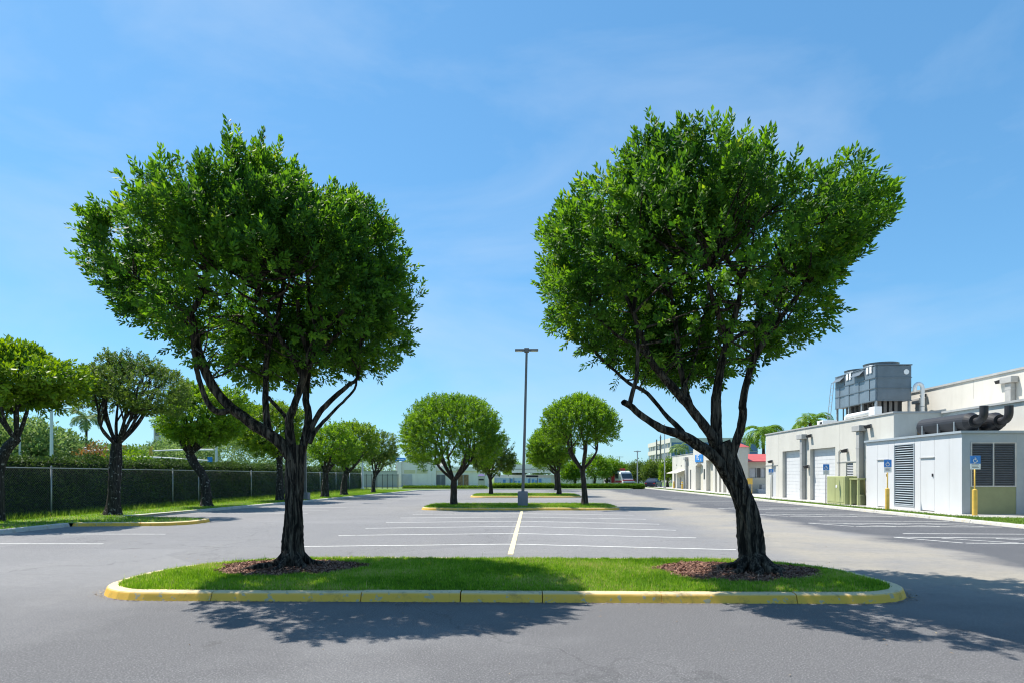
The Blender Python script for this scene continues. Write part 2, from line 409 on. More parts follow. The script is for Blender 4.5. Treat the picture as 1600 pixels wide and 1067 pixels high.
M_TOWER_SUNLIT = mat("tower_steel_sunlit", (0.19, 0.23, 0.265), 0.4, metal=0.35, var=0.10, vscale=1.2)  # same steel for the left face, its sunlight put into the colour
M_DOORW = mat("roller_door_white", (0.62, 0.62, 0.62), 0.5, streak=0.12, var=0.03)
M_DOORG = mat("steel_door_grey", (0.50, 0.51, 0.52), 0.5, var=0.05)
M_PIPE = mat("downpipe_grey", (0.36, 0.355, 0.34), 0.6, var=0.1)
M_YELLOW = mat("yellow_bollard", (0.66, 0.42, 0.07), 0.5, var=0.12, vscale=4)
M_BLUE = mat("sign_blue", (0.014, 0.20, 0.58), 0.4, var=0.06)
M_SIGNW = mat("sign_white", (0.78, 0.78, 0.77), 0.4, var=0.03)
M_GREEN = mat("sign_green", (0.08, 0.34, 0.05), 0.4, var=0.05)
M_INK = mat("sign_ink", (0.05, 0.05, 0.06), 0.5, var=0.05)
M_POLE = mat("pole_grey_brown", (0.13, 0.125, 0.12), 0.5, var=0.12, vscale=2)
M_POLEBASE = mat("pole_base_grey", (0.20, 0.195, 0.21), 0.7, var=0.12, vscale=3, bump=0.2)
M_WPOLE = mat("pole_white", (0.66, 0.67, 0.68), 0.5, var=0.05)
M_REDROOF = mat("roof_red", (0.46, 0.085, 0.08), 0.55, var=0.12)
M_GLASS = mat("window_glass", (0.035, 0.045, 0.06), 0.2, var=0.25, vscale=0.6, spec=0.8)
M_GLASSB = mat("window_glass_blue", (0.05, 0.13, 0.30), 0.12, var=0.3, vscale=0.12, spec=0.8)
M_RED = mat("vehicle_red", (0.55, 0.03, 0.04), 0.3, var=0.05)
M_CARBLUE = mat("car_navy", (0.025, 0.03, 0.06), 0.25, var=0.1)
M_RUBBER = mat("tyre_rubber", (0.02, 0.02, 0.02), 0.8, var=0.2)
M_LAMP = mat("lamp_lens", (0.7, 0.7, 0.68), 0.2, var=0.03)
M_RUST = mat("rusty_brown", (0.26, 0.16, 0.08), 0.8, var=0.4, vscale=4)
M_CREAMYEL = mat("pale_yellow", (0.66, 0.60, 0.36), 0.7, var=0.05)

# ================================================================== SETTING
def poly_sheet(name, poly, z, m, kind="structure", parent=None):
    bm = bmesh.new(); vs = [bm.verts.new((p[0], p[1], z)) for p in poly]; f = bm.faces.new(vs)
    if f.normal.z < 0: bmesh.ops.reverse_faces(bm, faces=[f])
    bm.normal_update()
    if f.normal.z < 0: bmesh.ops.reverse_faces(bm, faces=[f])
    bmesh.ops.triangulate(bm, faces=bm.faces[:])
    me = bpy.data.meshes.new(name); bm.to_mesh(me); bm.free()
    o = link_mesh(name, me, m, parent)
    if kind: o["kind"] = kind
    return o

def in_poly(P, poly):
    poly = np.asarray(poly); x, y = P[:, 0], P[:, 1]; inside = np.zeros(len(P), bool); j = len(poly) - 1
    for i in range(len(poly)):
        xi, yi = poly[i]; xj, yj = poly[j]
        c = ((yi > y) != (yj > y)) & (x < (xj - xi) * (y - yi) / (yj - yi + 1e-12) + xi)
        inside ^= c; j = i
    return inside

def offset_poly(poly, d):
    """inset a closed CCW polygon by d"""
    P = np.asarray(poly, float); n = len(P); out = []
    for i in range(n):
        a, b, c = P[i - 1], P[i], P[(i + 1) % n]
        t1 = (b - a) / (np.linalg.norm(b - a) + 1e-9); t2 = (c - b) / (np.linalg.norm(c - b) + 1e-9)
        n1 = np.array((-t1[1], t1[0])); n2 = np.array((-t2[1], t2[0])); m = n1 + n2; L = np.linalg.norm(m)
        m = n1 if L < 1e-6 else m / L
        out.append(b + m * d / max(0.4, np.dot(m, n1)))
    return out

def round_poly(corners, seg=10):
    """corners: (x, y, r); CCW"""
    out = []; n = len(corners)
    for i in range(n):
        a = np.array(corners[i - 1][:2], float); b = np.array(corners[i][:2], float); c = np.array(corners[(i + 1) % n][:2], float); r = corners[i][2]
        if r <= 0: out.append(tuple(b)); continue
        u = (a - b) / np.linalg.norm(a - b); v = (c - b) / np.linalg.norm(c - b)
        ang = math.acos(np.clip(np.dot(u, v), -1, 1)); t = r / math.tan(ang / 2)
        bis = (u + v) / np.linalg.norm(u + v); cen = b + bis * r / math.sin(ang / 2)
        p0, p1 = b + u * t, b + v * t
        a0 = math.atan2(*(p0 - cen)[::-1]); a1 = math.atan2(*(p1 - cen)[::-1])
        da = (a1 - a0 + math.pi) % (2 * math.pi) - math.pi
        for k in range(seg + 1):
            w = a0 + da * k / seg; out.append((cen[0] + r * math.cos(w), cen[1] + r * math.sin(w)))
    return out

PROFILE = [(0.0, -0.02), (0.036, 0.080), (0.044, 0.098), (0.058, 0.113), (0.084, 0.122), (0.215, 0.126), (0.215, -0.02)]
def kerb(path, closed, m, parent, seg_len=3.0, inward=1, cuts=None, gap=0.012, prof=PROFILE):
    """sweep the kerb profile along path in separate stones; inward=+1: body lies left of the path"""
    P = np.asarray(path, float)
    if closed: P = np.vstack([P, P[:1]])
    S = np.concatenate([[0], np.cumsum(np.linalg.norm(np.diff(P, axis=0), axis=1))]); L = S[-1]
    if cuts is None:
        k = max(1, round(L / seg_len)); cuts = [L * (i + random.uniform(-.12, .12) * (0 < i < k)) / k for i in range(k + 1)]
    def pt(s):
        s = s % L if closed else min(max(s, 0), L)
        return np.array((np.interp(s, S, P[:, 0]), np.interp(s, S, P[:, 1])))
    for a, b in zip(cuts[:-1], cuts[1:]):
        g = gap * random.choice((0.6, 1, 1, 1.8)); s0, s1 = a + g / 2, b - g / 2
        ss = np.linspace(s0, s1, max(2, int((s1 - s0) / 0.22) + 1)); mb = MB(); np_ = len(prof); vs = []
        dz = random.uniform(-.006, .006); dn = random.uniform(-.008, .008)
        for s in ss:
            t = pt(s + .06) - pt(s - .06); t /= np.linalg.norm(t) + 1e-9; nn = np.array((-t[1], t[0])) * inward; c = pt(s)
            j = random.uniform(-.004, .004)
            for o_, z in prof: q = c + nn * (o_ + dn + j); vs.append((q[0], q[1], z + (dz + j * .5 if z > 0.05 else 0)))
        fs = [(i * np_ + k, i * np_ + (k + 1) % np_, (i + 1) * np_ + (k + 1) % np_, (i + 1) * np_ + k) for i in range(len(ss) - 1) for k in range(np_)]
        fs += [tuple(range(np_)), tuple(range((len(ss) - 1) * np_ + np_ - 1, (len(ss) - 1) * np_ - 1, -1))]
        if inward < 0: fs = [f[::-1] for f in fs]
        fs = [f[::-1] for f in fs]
        mb.add(vs, fs); mb.build("kerb_stone", m, parent)

def blades(name, P, z, hmin, hmax, w, m, parent=None, lean=0.5, patch=1.0, kind="stuff"):
    """P (n,2): one thin bent triangle pair per blade"""
    n = len(P); h = RNG.uniform(hmin, hmax, n); a = RNG.uniform(0, 2 * np.pi, n); ln = np.abs(RNG.normal(0, lean, n)) * h
    b = RNG.uniform(0, 2 * np.pi, n); wx, wy = np.cos(b) * w / 2, np.sin(b) * w / 2
    V = np.zeros((n, 3, 3)); V[:, 0] = np.c_[P[:, 0] - wx, P[:, 1] - wy, np.full(n, z)]; V[:, 1] = np.c_[P[:, 0] + wx, P[:, 1] + wy, np.full(n, z)]
    V[:, 2] = np.c_[P[:, 0] + np.cos(a) * ln, P[:, 1] + np.sin(a) * ln, z + h]
    F = np.arange(n * 3).reshape(n, 3)
    pn = 0.46 + 0.17 * np.sin(P[:, 0] * 1.7 + 1.3 * np.sin(P[:, 1] * 2.1)) + 0.12 * np.sin(P[:, 1] * 3.3 + P[:, 0] * 0.9) + 0.16 * np.sin(P[:, 0] * 9 + 2 * np.sin(P[:, 1] * 7)) * np.sin(P[:, 1] * 11 + 2 * np.sin(P[:, 0] * 6))
    V[:, 2, 2] += 0.35 * h * np.sin(P[:, 0] * 13 + 2 * np.sin(P[:, 1] * 9)) * np.sin(P[:, 1] * 14 + np.sin(P[:, 0] * 11))
    t = np.clip(pn * patch + RNG.normal(0, 0.26, n), 0, 1)
    return tri_mesh(name, V.reshape(-1, 3), F, m, parent, np.repeat(t, 3), kind)

def scatter(poly, n):
    P = np.asarray(poly); lo, hi = P.min(0), P.max(0); A = []
    tot = 0
    while tot < n:
        q = RNG.uniform(lo, hi, (n * 2, 2)); q = q[in_poly(q, poly)]; A.append(q); tot += len(q)
    return np.vstack(A)[:n]

# ground to the horizon
gb = MB(); R_ = 1500
gb.add([(-R_, -300, -0.06), (R_, -300, -0.06), (R_, R_, -0.06), (-R_, R_, -0.06)], [(0, 1, 2, 3)])
gb.build("ground", M_GROUND).__setitem__("kind", "structure")

# asphalt lot
LEFT_EDGE = [(-15.9, -14), (-15.9, 21.7)]
finger = round_poly([(-15.9, 21.75, 0.05), (-12.15, 22.15, 1.1), (-12.15, 24.7, 1.1), (-16.5, 25.4, 0.05)], 8)
left_far = [(-15.6, 34), (-15.1, 40), (-14.3, 52), (-13.7, 62), (-13.2, 70), (-13.0, 74)]
far_edge = [(-11.0, 77.5), (-6, 79.5), (8, 80.5), (13.0, 81.0), (14.0, 96)]
right_edge = [(16.2, 96), (16.15, 60), (16.3, 40), (16.4, 25), (16.4, -14)]
lot_poly = LEFT_EDGE + finger + left_far + far_edge + right_edge
lot = poly_sheet("parking_lot", lot_poly, 0.0, M_ASPHALT)

# left verge (raised grass) and kerbs
lv = [(-60, -14)] + [(x - 0.14, y) for x, y in LEFT_EDGE] + offset_poly(finger, 0.14)[1:-1] + [(x - 0.14, y) for x, y in left_far] + [(-11.1, 77.7), (-6, 79.7), (8, 80.7), (8, 84), (-60, 84)]
verge_l = poly_sheet("grass_verge_left", lv, 0.115, M_GROUND)
kerb(LEFT_EDGE, False, M_KERB_W, verge_l, 3.0, 1)
kerb(finger, False, M_KERB_Y, verge_l, 2.4, 1)
kerb([finger[-1]] + left_far + far_edge[:4], False, M_KERB_W, verge_l, 3.0, 1)
# right verge, sidewalk
rv = [(16.55, -14), (16.55, 25), (16.45, 40), (16.3, 60), (16.35, 96), (17.25, 96), (17.2, 60), (17.35, 40), (17.45, 27), (17.9, 25.7), (20.5, 24.6), (26, 23.5), (26, -14)]
verge_r = poly_sheet("grass_verge_right", rv, 0.115, M_GROUND)
kerb(right_edge, False, M_KERB_W, verge_r, 3.0, 1)
sw = [(17.25, 96), (17.2, 60), (17.35, 40), (17.45, 27), (17.9, 25.7), (20.5, 24.6), (26, 23.5), (60, 23.5), (60, 96)]
walk = poly_sheet("sidewalk", sw, 0.125, M_WALK)
# far verge
fv = [(8, 80.65), (13.0, 81.15), (13.8, 96), (13.8, 100), (-60, 100), (-60, 84), (8, 84)]
poly_sheet("grass_verge_far", fv, 0.105, M_GROUND)
# service road beyond the far verge
poly_sheet("service_road", [(14.0, 96), (16.2, 96), (40, 96), (40, 112), (-60, 112), (-60, 100.2), (13.8, 100.2)], -0.01, M_ASPHALT)

# painted bay lines -------------------------------------------------
def line(p0, p1, w, m, parent=lot, name="stall_line"):
    p0, p1 = np.array(p0[:2]), np.array(p1[:2]); t = p1 - p0; t /= np.linalg.norm(t); nn = np.array((-t[1], t[0])) * w / 2
    k = max(2, int(np.linalg.norm(p1 - p0) / 0.5)); vs = []
    for i in range(k + 1):
        c = p0 + (p1 - p0) * i / k; j = RNG.normal(0, 0.004, 2)
        vs += [(*(c - nn * (1 + j[0])), 0.004), (*(c + nn * (1 + j[1])), 0.004)]
    MB().add(vs, [(2 * i, 2 * i + 2, 2 * i + 3, 2 * i + 1) for i in range(k)]).build(name, m, parent)
cl0, cl1 = G(797.5, 866), G(815.5, 797.5)
rows = [((468, 853.3), 849.5, (1150, 858.3)), ((529, 836), 832.8, (1088, 839.8)), ((571, 824.8), 821.6, (1056, 827.8)),
        ((603, 815.8), 813.6, (1030, 818.3)), ((626, 808.6), 807.0, (1009, 810.6)), ((645, 803.0), 801.8, (990, 804.2))]
for (l_, yc, r_) in rows:
    xc = 797.5 + (866 - yc) * 18.0 / 68.5; c = G(xc, yc)
    line(G(*l_), c, 0.10, M_WHITE_LINE); line(c, G(*r_), 0.10, M_WHITE_LINE)
_z = lot.location
for p0, p1 in ((cl0, cl1),):
    o_ = line(p0, p1, 0.125, M_CREAM_LINE, name="centre_line")
# lift centre line a little above the bay lines
for o in lot.children:
    if o.name.startswith("centre_line"): o.location.z = 0.004
# right bays
for i in range(15):
    y = 17.0 + i * 2.75; x0 = 11.35 - i * 0.03
    line((x0, y), (16.15, y - 0.12), 0.10, M_WHITE_LINE)
for i in (0, 2, 4, 6):                      # access aisles, narrow pairs with hatching
    y = 17.0 + i * 2.75 + 1.35; x0 = 11.3 - i * 0.03
    line((x0 - 0.9, y + 0.25), (16.15, y - 0.1), 0.10, M_WHITE_LINE)
    line((x0 - 0.9, y + 0.22), (x0, y - 1.32), 0.09, M_WHITE_LINE)
    for k in range(3):
        xx = x0 + 0.25 + k * 1.5; line((xx, y - 0.05), (xx + 1.2, y - 1.28), 0.08, M_WHITE_LINE)
# left bays
for y, xa in ((16.1, -11.0), (18.85, -10.95), (29.6, -10.4), (32.4, -10.3), (35.2, -10.2)):
    line((-15.85 if y < 20 else -16 + (y - 27) * 0.03, y), (xa, y + 0.1), 0.09, M_WHITE_LINE)

# ---------------------------------------------------------------- near traffic island
def local(xr, d):                             # camera-aligned ground coordinates -> world
    return (CA * xr - SA * d, CA * d + SA * xr)
isl = round_poly([(*local(-6.2, 8.98), 1.1), (*local(5.92, 8.72), 1.1), (*local(5.8, 12.7), 2.2), (*local(-6.3, 13.0), 2.4)], 12)
isl_in = offset_poly(isl, 0.20)
island = poly_sheet("traffic_island", isl_in, 0.118, M_SOIL)
P_ = np.asarray(isl + isl[:1]); S_ = np.concatenate([[0], np.cumsum(np.linalg.norm(np.diff(P_, axis=0), axis=1))])
def s_near(px, py):
    g = G(px, py)[:2]; best = (9e9, 0)
    for s in np.linspace(0, S_[-1], 2000):
        d = np.hypot(np.interp(s, S_, P_[:, 0]) - g[0], np.interp(s, S_, P_[:, 1]) - g[1])
        if d < best[0]: best = (d, s)
    return best[1]
cuts = sorted([s_near(p, 938) for p in (330, 565, 720, 847, 1030, 1236)]); s_end = cuts[-1]
rest = S_[-1] - s_end + cuts[0]; kk = 8
cuts = cuts + [s_end + rest * (i + 1) / kk for i in range(kk)]
kerb(isl, True, M_KERB_Y, island, inward=1, cuts=cuts, gap=0.010)
# grass with two mulch rings left free
T1 = np.array(local(*(lambda d: ((459 - 800) / 1000 * d, d))(11.35))); T2 = np.array(local(*(lambda d: ((1176 - 800) / 1000 * d, d))(10.75)))
M1 = np.array(local(-350 / 1000 * 11.35, 11.4)); M2 = np.array(local(350 / 1000 * 10.95, 10.95))
def ring_mask(P, c, rx, ry):
    a = np.arctan2(P[:, 1] - c[1], P[:, 0] - c[0]); k = 1 + 0.07 * np.sin(3 * a + 1) + 0.05 * np.sin(7 * a) + 0.03 * np.sin(13 * a)
    return ((P[:, 0] - c[0]) / (rx * k)) ** 2 + ((P[:, 1] - c[1]) / (ry * k)) ** 2
GP = scatter(offset_poly(isl, 0.205), 240000)
r1 = ring_mask(GP, M1, 1.30, 0.95); r2 = ring_mask(GP, M2, 1.35, 1.08)
keep = (r1 + RNG.normal(0, .06, len(GP)) > 1) & (r2 + RNG.normal(0, .06, len(GP)) > 1)
blades("grass", GP[keep], 0.112, 0.025, 0.065, 0.011, M_GRASS, island, 0.55)
tall = scatter(offset_poly(isl, 0.21), 3000); km = (ring_mask(tall, M1, 1.3, .95) > 1.03) & (ring_mask(tall, M2, 1.35, 1.08) > 1.03)
blades("tall_grass", tall[km], 0.112, 0.06, 0.125, 0.010, M_GRASS, island, 0.35)

def mulch(c, rx, ry, n):
    vs = [(c[0], c[1], 0.165)]; k = 48
    for ring, zz in ((0.5, 0.155), (0.85, 0.138), (1.04, 0.121)):
        for i in range(k):
            a = 2 * math.pi * i / k; w = 1 + 0.07 * math.sin(3 * a + 1) + 0.05 * math.sin(7 * a)
            vs.append((c[0] + rx * ring * w * math.cos(a), c[1] + ry * ring * w * math.sin(a), zz + random.uniform(-.006, .006)))
    fs = [(0, 1 + i, 1 + (i + 1) % k) for i in range(k)]
    for r in range(2):
        for i in range(k): fs.append((1 + r * k + i, 1 + (r + 1) * k + i, 1 + (r + 1) * k + (i + 1) % k, 1 + r * k + (i + 1) % k))
    bed = MB().add(vs, fs).build("mulch_bed", M_MULCH, island, smooth=True)
    q = RNG.uniform(-1.06, 1.06, (n * 2, 2)); q = q * (rx, ry) + c; q = q[ring_mask(q, c, rx, ry) < 1.12][:n]; n = len(q)
    rr = np.sqrt(ring_mask(q, c, rx, ry)); z = 0.172 - 0.05 * rr ** 2
    L = RNG.uniform(0.02, 0.075, n); W = RNG.uniform(0.010, 0.026, n); a = RNG.uniform(0, 6.28, n); tz = RNG.normal(0, 0.35, n); roll = RNG.normal(0, 0.5, n)
    D = np.c_[np.cos(a) * np.cos(tz), np.sin(a) * np.cos(tz), np.sin(tz)]; S = np.c_[-np.sin(a) * np.cos(roll), np.cos(a) * np.cos(roll), np.sin(roll)]
    c3 = np.c_[q, z + RNG.uniform(0, 0.025, n)]; V = np.zeros((n, 4, 3))
    for i, (u, v) in enumerate(((-1, -1), (1, -.7), (1, 1), (-1, .8))): V[:, i] = c3 + D * (u * L / 2)[:, None] + S * (v * W / 2)[:, None]
    tri_mesh("mulch_chips", V.reshape(-1, 3), np.arange(n * 4).reshape(n, 4), M_CHIP, island, np.repeat(np.clip(RNG.beta(1.5, 2.6, n), 0, 1), 4), "stuff")
mulch(M1, 1.30, 0.95, 5200); mulch(M2, 1.35, 1.08, 5600)

# ---------------------------------------------------------------- far islands
def far_island(name, px0, px1, dfront, dback, ng, r=0.9):
    a, b = (px0 - 800) / 1000 * dfront, (px1 - 800) / 1000 * dfront
    pl = round_poly([(*local(a, dfront), r), (*local(b, dfront), r), (*local(b, dback), r * 1.5), (*local(a, dback), r * 1.5)], 6)
    o = poly_sheet(name, offset_poly(pl, 0.15), 0.118, M_SOIL)
    kerb(pl, True, M_KERB_Y, o, 2.8)
    blades("grass", scatter(offset_poly(pl, 0.14), ng), 0.115, 0.05, 0.12, 0.02, M_GRASS, o, 0.5, 1.05)
    return o
isl2 = far_island("traffic_island", 655, 973, 32.6, 37.6, 42000)
isl3 = far_island("traffic_island", 733, 912, 51.8, 60.0, 26000, 1.4)

# verge grass
pl = [(-21.3, 14), (-16.1, 14), (-16.1, 21.9), (-13.2, 22.4), (-12.4, 23.0), (-12.4, 23.9), (-13.2, 24.5), (-16.8, 25.6), (-15.8, 34), (-15.3, 40), (-14.5, 52), (-13.4, 70), (-13.2, 75), (-21.3, 78)]
GPl = scatter(pl, 90000); blades("grass", GPl, 0.112, 0.03, 0.085, 0.022, M_GRASS, verge_l, 0.5, 1.0)
pw = [(-20.6, 15), (-18.9, 15), (-18.6, 75), (-20.6, 76)]
blades("weeds", scatter(pw, 22000), 0.112, 0.07, 0.28, 0.03, M_GRASS_DRY, verge_l, 0.5, 1.1)
blades("grass", scatter([(16.6, 12), (16.6, 25), (16.5, 40), (16.35, 60), (16.4, 90), (17.2, 90), (17.15, 60), (17.3, 40), (17.4, 27), (17.9, 25.7), (20.5, 24.6), (24, 23.8), (24, 12)], 50000), 0.112, 0.04, 0.10, 0.022, M_GRASS_DRY, verge_r, 0.5, 1.0)

# leaf litter and pebbles on the asphalt
nl = 420; q = np.c_[RNG.uniform(-11, 11, nl), RNG.uniform(3.5, 26, nl)]
q2 = []
for i in range(1500):                              # gathered along the foot of the near kerb
    s = RNG.uniform(0, S_[-1]); p = np.array((np.interp(s, S_, P_[:, 0]), np.interp(s, S_, P_[:, 1]))); c = P_.mean(0); v = p - c; v /= np.linalg.norm(v)
    q2.append(p + v * abs(RNG.normal(0.0, 0.06)) + np.array((0, -0.015)))
q = np.vstack([q, q2]); q = q[~in_poly(q, isl)]; nl = len(q)
L = RNG.uniform(0.012, 0.05, nl); a = RNG.uniform(0, 6.28, nl); V = np.zeros((nl, 4, 3))
for i, (u, v) in enumerate(((-1, 0), (0, -.4), (1, 0), (0, .4))):
    V[:, i] = np.c_[q[:, 0] + (np.cos(a) * u - np.sin(a) * v) * L / 2, q[:, 1] + (np.sin(a) * u + np.cos(a) * v) * L / 2, 0.006 + RNG.uniform(0, .012, nl)]
lit = tri_mesh("leaf_litter", V.reshape(-1, 3), np.arange(nl * 4).reshape(nl, 4), M_LITTER, None, np.repeat(RNG.beta(1, 2, nl), 4), "stuff")
tag(lit, "dry leaf litter and crumbs scattered over the asphalt", "litter")

# ================================================================== VEGETATION
def unit(v): return v / (np.linalg.norm(v, axis=-1, keepdims=True) + 1e-9)

def leaf_quads(P, D, S, L, W, fold=0.15):
    """folded pointed leaves: base, side, tip, side"""
    n = len(P); N = np.cross(D, S); V = np.zeros((n, 4, 3))
    V[:, 0] = P; V[:, 2] = P + D * L[:, None]
    mid = P + D * (L * 0.55)[:, None]; up = N * (L * fold)[:, None]
    V[:, 1] = mid + S * (W / 2)[:, None] + up; V[:, 3] = mid - S * (W / 2)[:, None] + up
    i = np.arange(n)[:, None] * 4
    F = np.concatenate([i + np.array((0, 1, 2)), i + np.array((0, 2, 3))], 1).reshape(-1, 3)
    return V.reshape(-1, 3), F

def catmull(pts, step=0.12):
    P = [np.array(p, float) for p in pts]; P = [2 * P[0] - P[1]] + P + [2 * P[-1] - P[-2]]; out = []
    for i in range(1, len(P) - 2):
        n = max(2, int(np.linalg.norm(P[i + 1] - P[i]) / step))
        for k in range(n):
            t = k / n; a, b, c, d = P[i - 1], P[i], P[i + 1], P[i + 2]
            out.append(0.5 * (2 * b + (c - a) * t + (2 * a - 5 * b + 4 * c - d) * t * t + (3 * b - a - 3 * c + d) * t ** 3))
    out.append(P[-2]); return np.array(out)

def woody(path, r0, r1, sides, seed=0, ridge=0.10, flare=0.0, flare_h=0.22, twist=1.6, power=1.0, base_roots=0):
    """tube with ridged bark geometry; returns verts, faces"""
    n = len(path); s = np.concatenate([[0], np.cumsum(np.linalg.norm(np.diff(path, axis=0), axis=1))]); tt = s / s[-1]
    rad = r0 + (r1 - r0) * tt ** power
    T = np.gradient(path, axis=0); T = unit(T); u = np.cross(T[0], (0, 1.0, 0.05)); u /= np.linalg.norm(u)
    th = np.arange(sides) * 2 * np.pi / sides; rs = np.random.default_rng(seed); ph = rs.uniform(0, 6.28, 6); vs = []
    for i in range(n):
        u = u - T[i] * np.dot(u, T[i]); u /= np.linalg.norm(u); w = np.cross(T[i], u); a = th + twist * s[i] * 0.35
        k = 1 + ridge * (0.55 * np.sin(4 * a + ph[0]) + 0.5 * np.abs(np.sin(4.5 * a + ph[1] + 1.3 * np.sin(2.2 * s[i]))) + 0.35 * np.sin(11 * a + ph[2] + 3 * s[i]) + 0.5 * np.sin(2 * a + ph[3] + 2.1 * s[i])) + ridge * rs.normal(0, 0.16, sides)
        if flare:
            e = math.exp(-s[i] / flare_h); lob = 0.55 + 0.75 * np.maximum(0, np.sin(base_roots / 2 * (th) + ph[4])) ** 1.0 * np.abs(np.sin(base_roots / 2 * th + ph[5])) if base_roots else 1.0
            k = k + flare * e * lob
        r = rad[i] * k
        vs.append(path[i] + np.outer(np.cos(th) * r, u) + np.outer(np.sin(th) * r, w))
    V = np.vstack(vs); F = []
    for i in range(n - 1):
        b = i * sides; k = np.arange(sides); F.append(np.c_[b + k, b + (k + 1) % sides, b + sides + (k + 1) % sides, b + sides + k])
    return V, np.vstack(F)

def merge(parts):
    V, F, o = [], [], 0
    for v, f in parts: V.append(v); F.append(f + o); o += len(v)
    return np.vstack(V), np.vstack(F)

class Crown:
    """star-shaped volume: outline r(theta) in the X-Z plane, half depth D in Y"""
    def __init__(s, center, outline, D, bumps=0.10, seed=0):
        s.c = np.array(center, float); o = np.asarray(outline, float) - s.c[[0, 2]]
        th = np.arctan2(o[:, 1], o[:, 0]); r = np.hypot(o[:, 0], o[:, 1]); k = np.argsort(th); s.th = th[k]; s.r = r[k]; s.D = D
        rs = np.random.default_rng(seed); s.k = rs.normal(0, 1, (7, 3)) * 3.2; s.p = rs.uniform(0, 6.28, 7); s.b = bumps
    def R(s, d):
        th = np.arctan2(d[:, 2], d[:, 0]); r = np.interp(th, s.th, s.r, period=2 * np.pi)
        c2 = d[:, 0] ** 2 + d[:, 2] ** 2; q = 1 / np.sqrt(c2 / r ** 2 + d[:, 1] ** 2 / s.D ** 2)
        nz = np.sin(d @ s.k.T + s.p).mean(1) * 1.6
        return q * (1 + s.b * nz * np.abs(d[:, 1]) ** 0.5)
    def fit(s, cpx, target, shrink=0.0, it=7):
        """adjust r(theta) so that the volume, seen in perspective, keeps the traced outline"""
        t = np.asarray(target, float) - cpx; ta = np.arctan2(-t[:, 1], t[:, 0]); tr = np.hypot(t[:, 0], t[:, 1]); tr = tr - shrink * (1 + 3.2 * np.maximum(0, -t[:, 1] / tr)); k = np.argsort(ta); ta, tr = ta[k], tr[k]
        g = np.linspace(-np.pi, np.pi, 73)[:-1]; s.r = np.interp(g, s.th, s.r, period=2 * np.pi); s.th = g
        d = unit(np.random.default_rng(3).normal(0, 1, (60000, 3)))
        for _ in range(it):
            q = s.c + d * s.R(d)[:, None] - C0; xr = q[:, 0] * CA + q[:, 1] * SA; dp = q[:, 1] * CA - q[:, 0] * SA
            px = 800 + FPX * xr / dp - cpx[0]; py = HOR - FPX * q[:, 2] / dp - cpx[1]; a = np.arctan2(-py, px); r = np.hypot(px, py)
            b = ((a + np.pi) / (2 * np.pi) * 72).astype(int) % 72; mxr = np.zeros(72); np.maximum.at(mxr, b, r)
            bc = -np.pi + (np.arange(72) + .5) * 2 * np.pi / 72; ratio = np.interp(bc, ta, tr, period=2 * np.pi) / np.maximum(mxr, 1)
            s.r = s.r * np.clip(np.interp(g, bc, ratio, period=2 * np.pi), .75, 1.2)
        s.r = .25 * np.roll(s.r, 1) + .5 * s.r + .25 * np.roll(s.r, -1)
    def sample(s, n, lo, hi, rng, power=1.0):
        d = unit(rng.normal(0, 1, (n, 3))); rho = lo + (hi - lo) * rng.uniform(0, 1, n) ** power
        return s.c + d * (s.R(d) * rho)[:, None], d, rho

def perp(A, rng):
    q = unit(np.cross(A, unit(rng.normal(0, 1, A.shape)))); return q, np.cross(A, q)

def shoots(B, A, Ls, m, leafL, leafW, rng, tint0, droop=0.0, open_=1.0):
    n = len(B); k = np.arange(m)[None, :]; t = 0.12 + 0.88 * (k + rng.uniform(0, 0.9, (n, m))) / m
    phi = rng.uniform(0, 6.28, (n, 1)) + k * 2.4 + rng.normal(0, .3, (n, m)); p, q = perp(A, rng)
    beta = np.radians((78 - 52 * t) * open_ + rng.normal(0, 10, (n, m)))
    side = p[:, None] * np.cos(phi)[..., None] + q[:, None] * np.sin(phi)[..., None]
    D = unit(A[:, None] * np.cos(beta)[..., None] + side * np.sin(beta)[..., None] + np.array((0, 0, -droop)))
    P = B[:, None] + A[:, None] * (Ls[:, None] * t)[..., None]
    S = unit(np.cross(D, A[:, None] + rng.normal(0, .35, D.shape)))
    L = leafL * rng.uniform(.7, 1.2, (n, m)) * (1.08 - 0.35 * np.abs(t - .6)); W = L * leafW
    V, F = leaf_quads(P.reshape(-1, 3), D.reshape(-1, 3), S.reshape(-1, 3), L.ravel(), W.ravel())
    tint = np.clip(tint0[:, None] + 0.28 * (t - .5) + rng.normal(0, .13, (n, m)), 0, 1)
    # stem
    st = np.zeros((n, 4, 3)); st[:, 0] = B - p * .006; st[:, 1] = B + p * .006; st[:, 2] = B + A * Ls[:, None] + p * .002; st[:, 3] = B + A * Ls[:, None] - p * .002
    i = np.arange(n)[:, None] * 4; SF = np.concatenate([i + np.array((0, 1, 2)), i + np.array((0, 2, 3))], 1).reshape(-1, 3) + len(V)
    return np.vstack([V, st.reshape(-1, 3)]), np.vstack([F, SF]), np.concatenate([np.repeat(tint.ravel(), 4), np.full(n * 4, .25)])

def twig_net(nodes, node_r, targets, rng, r_end=0.007, r_start=0.028, sag=0.15):
    parts = []
    for T in targets:
        d = np.linalg.norm(nodes - T, axis=1) + 0.9 * np.maximum(0, nodes[:, 2] - T[2] + 0.2)
        j = int(np.argmin(d)); A = nodes[j]; L = np.linalg.norm(T - A)
        if L < 0.15: continue
        mid = A + (T - A) * 0.5 + rng.normal(0, 0.10 * L, 3) + np.array((0, 0, -sag * L * 0.3))
        pth = catmull([A, mid, T], max(0.12, L / 6)); V, F = woody(pth, min(r_start * (0.5 + L * .35), node_r[j] * .8 + .004), r_end, 5, int(rng.integers(1e6)), 0.05)
        parts.append((V, F))
    return parts

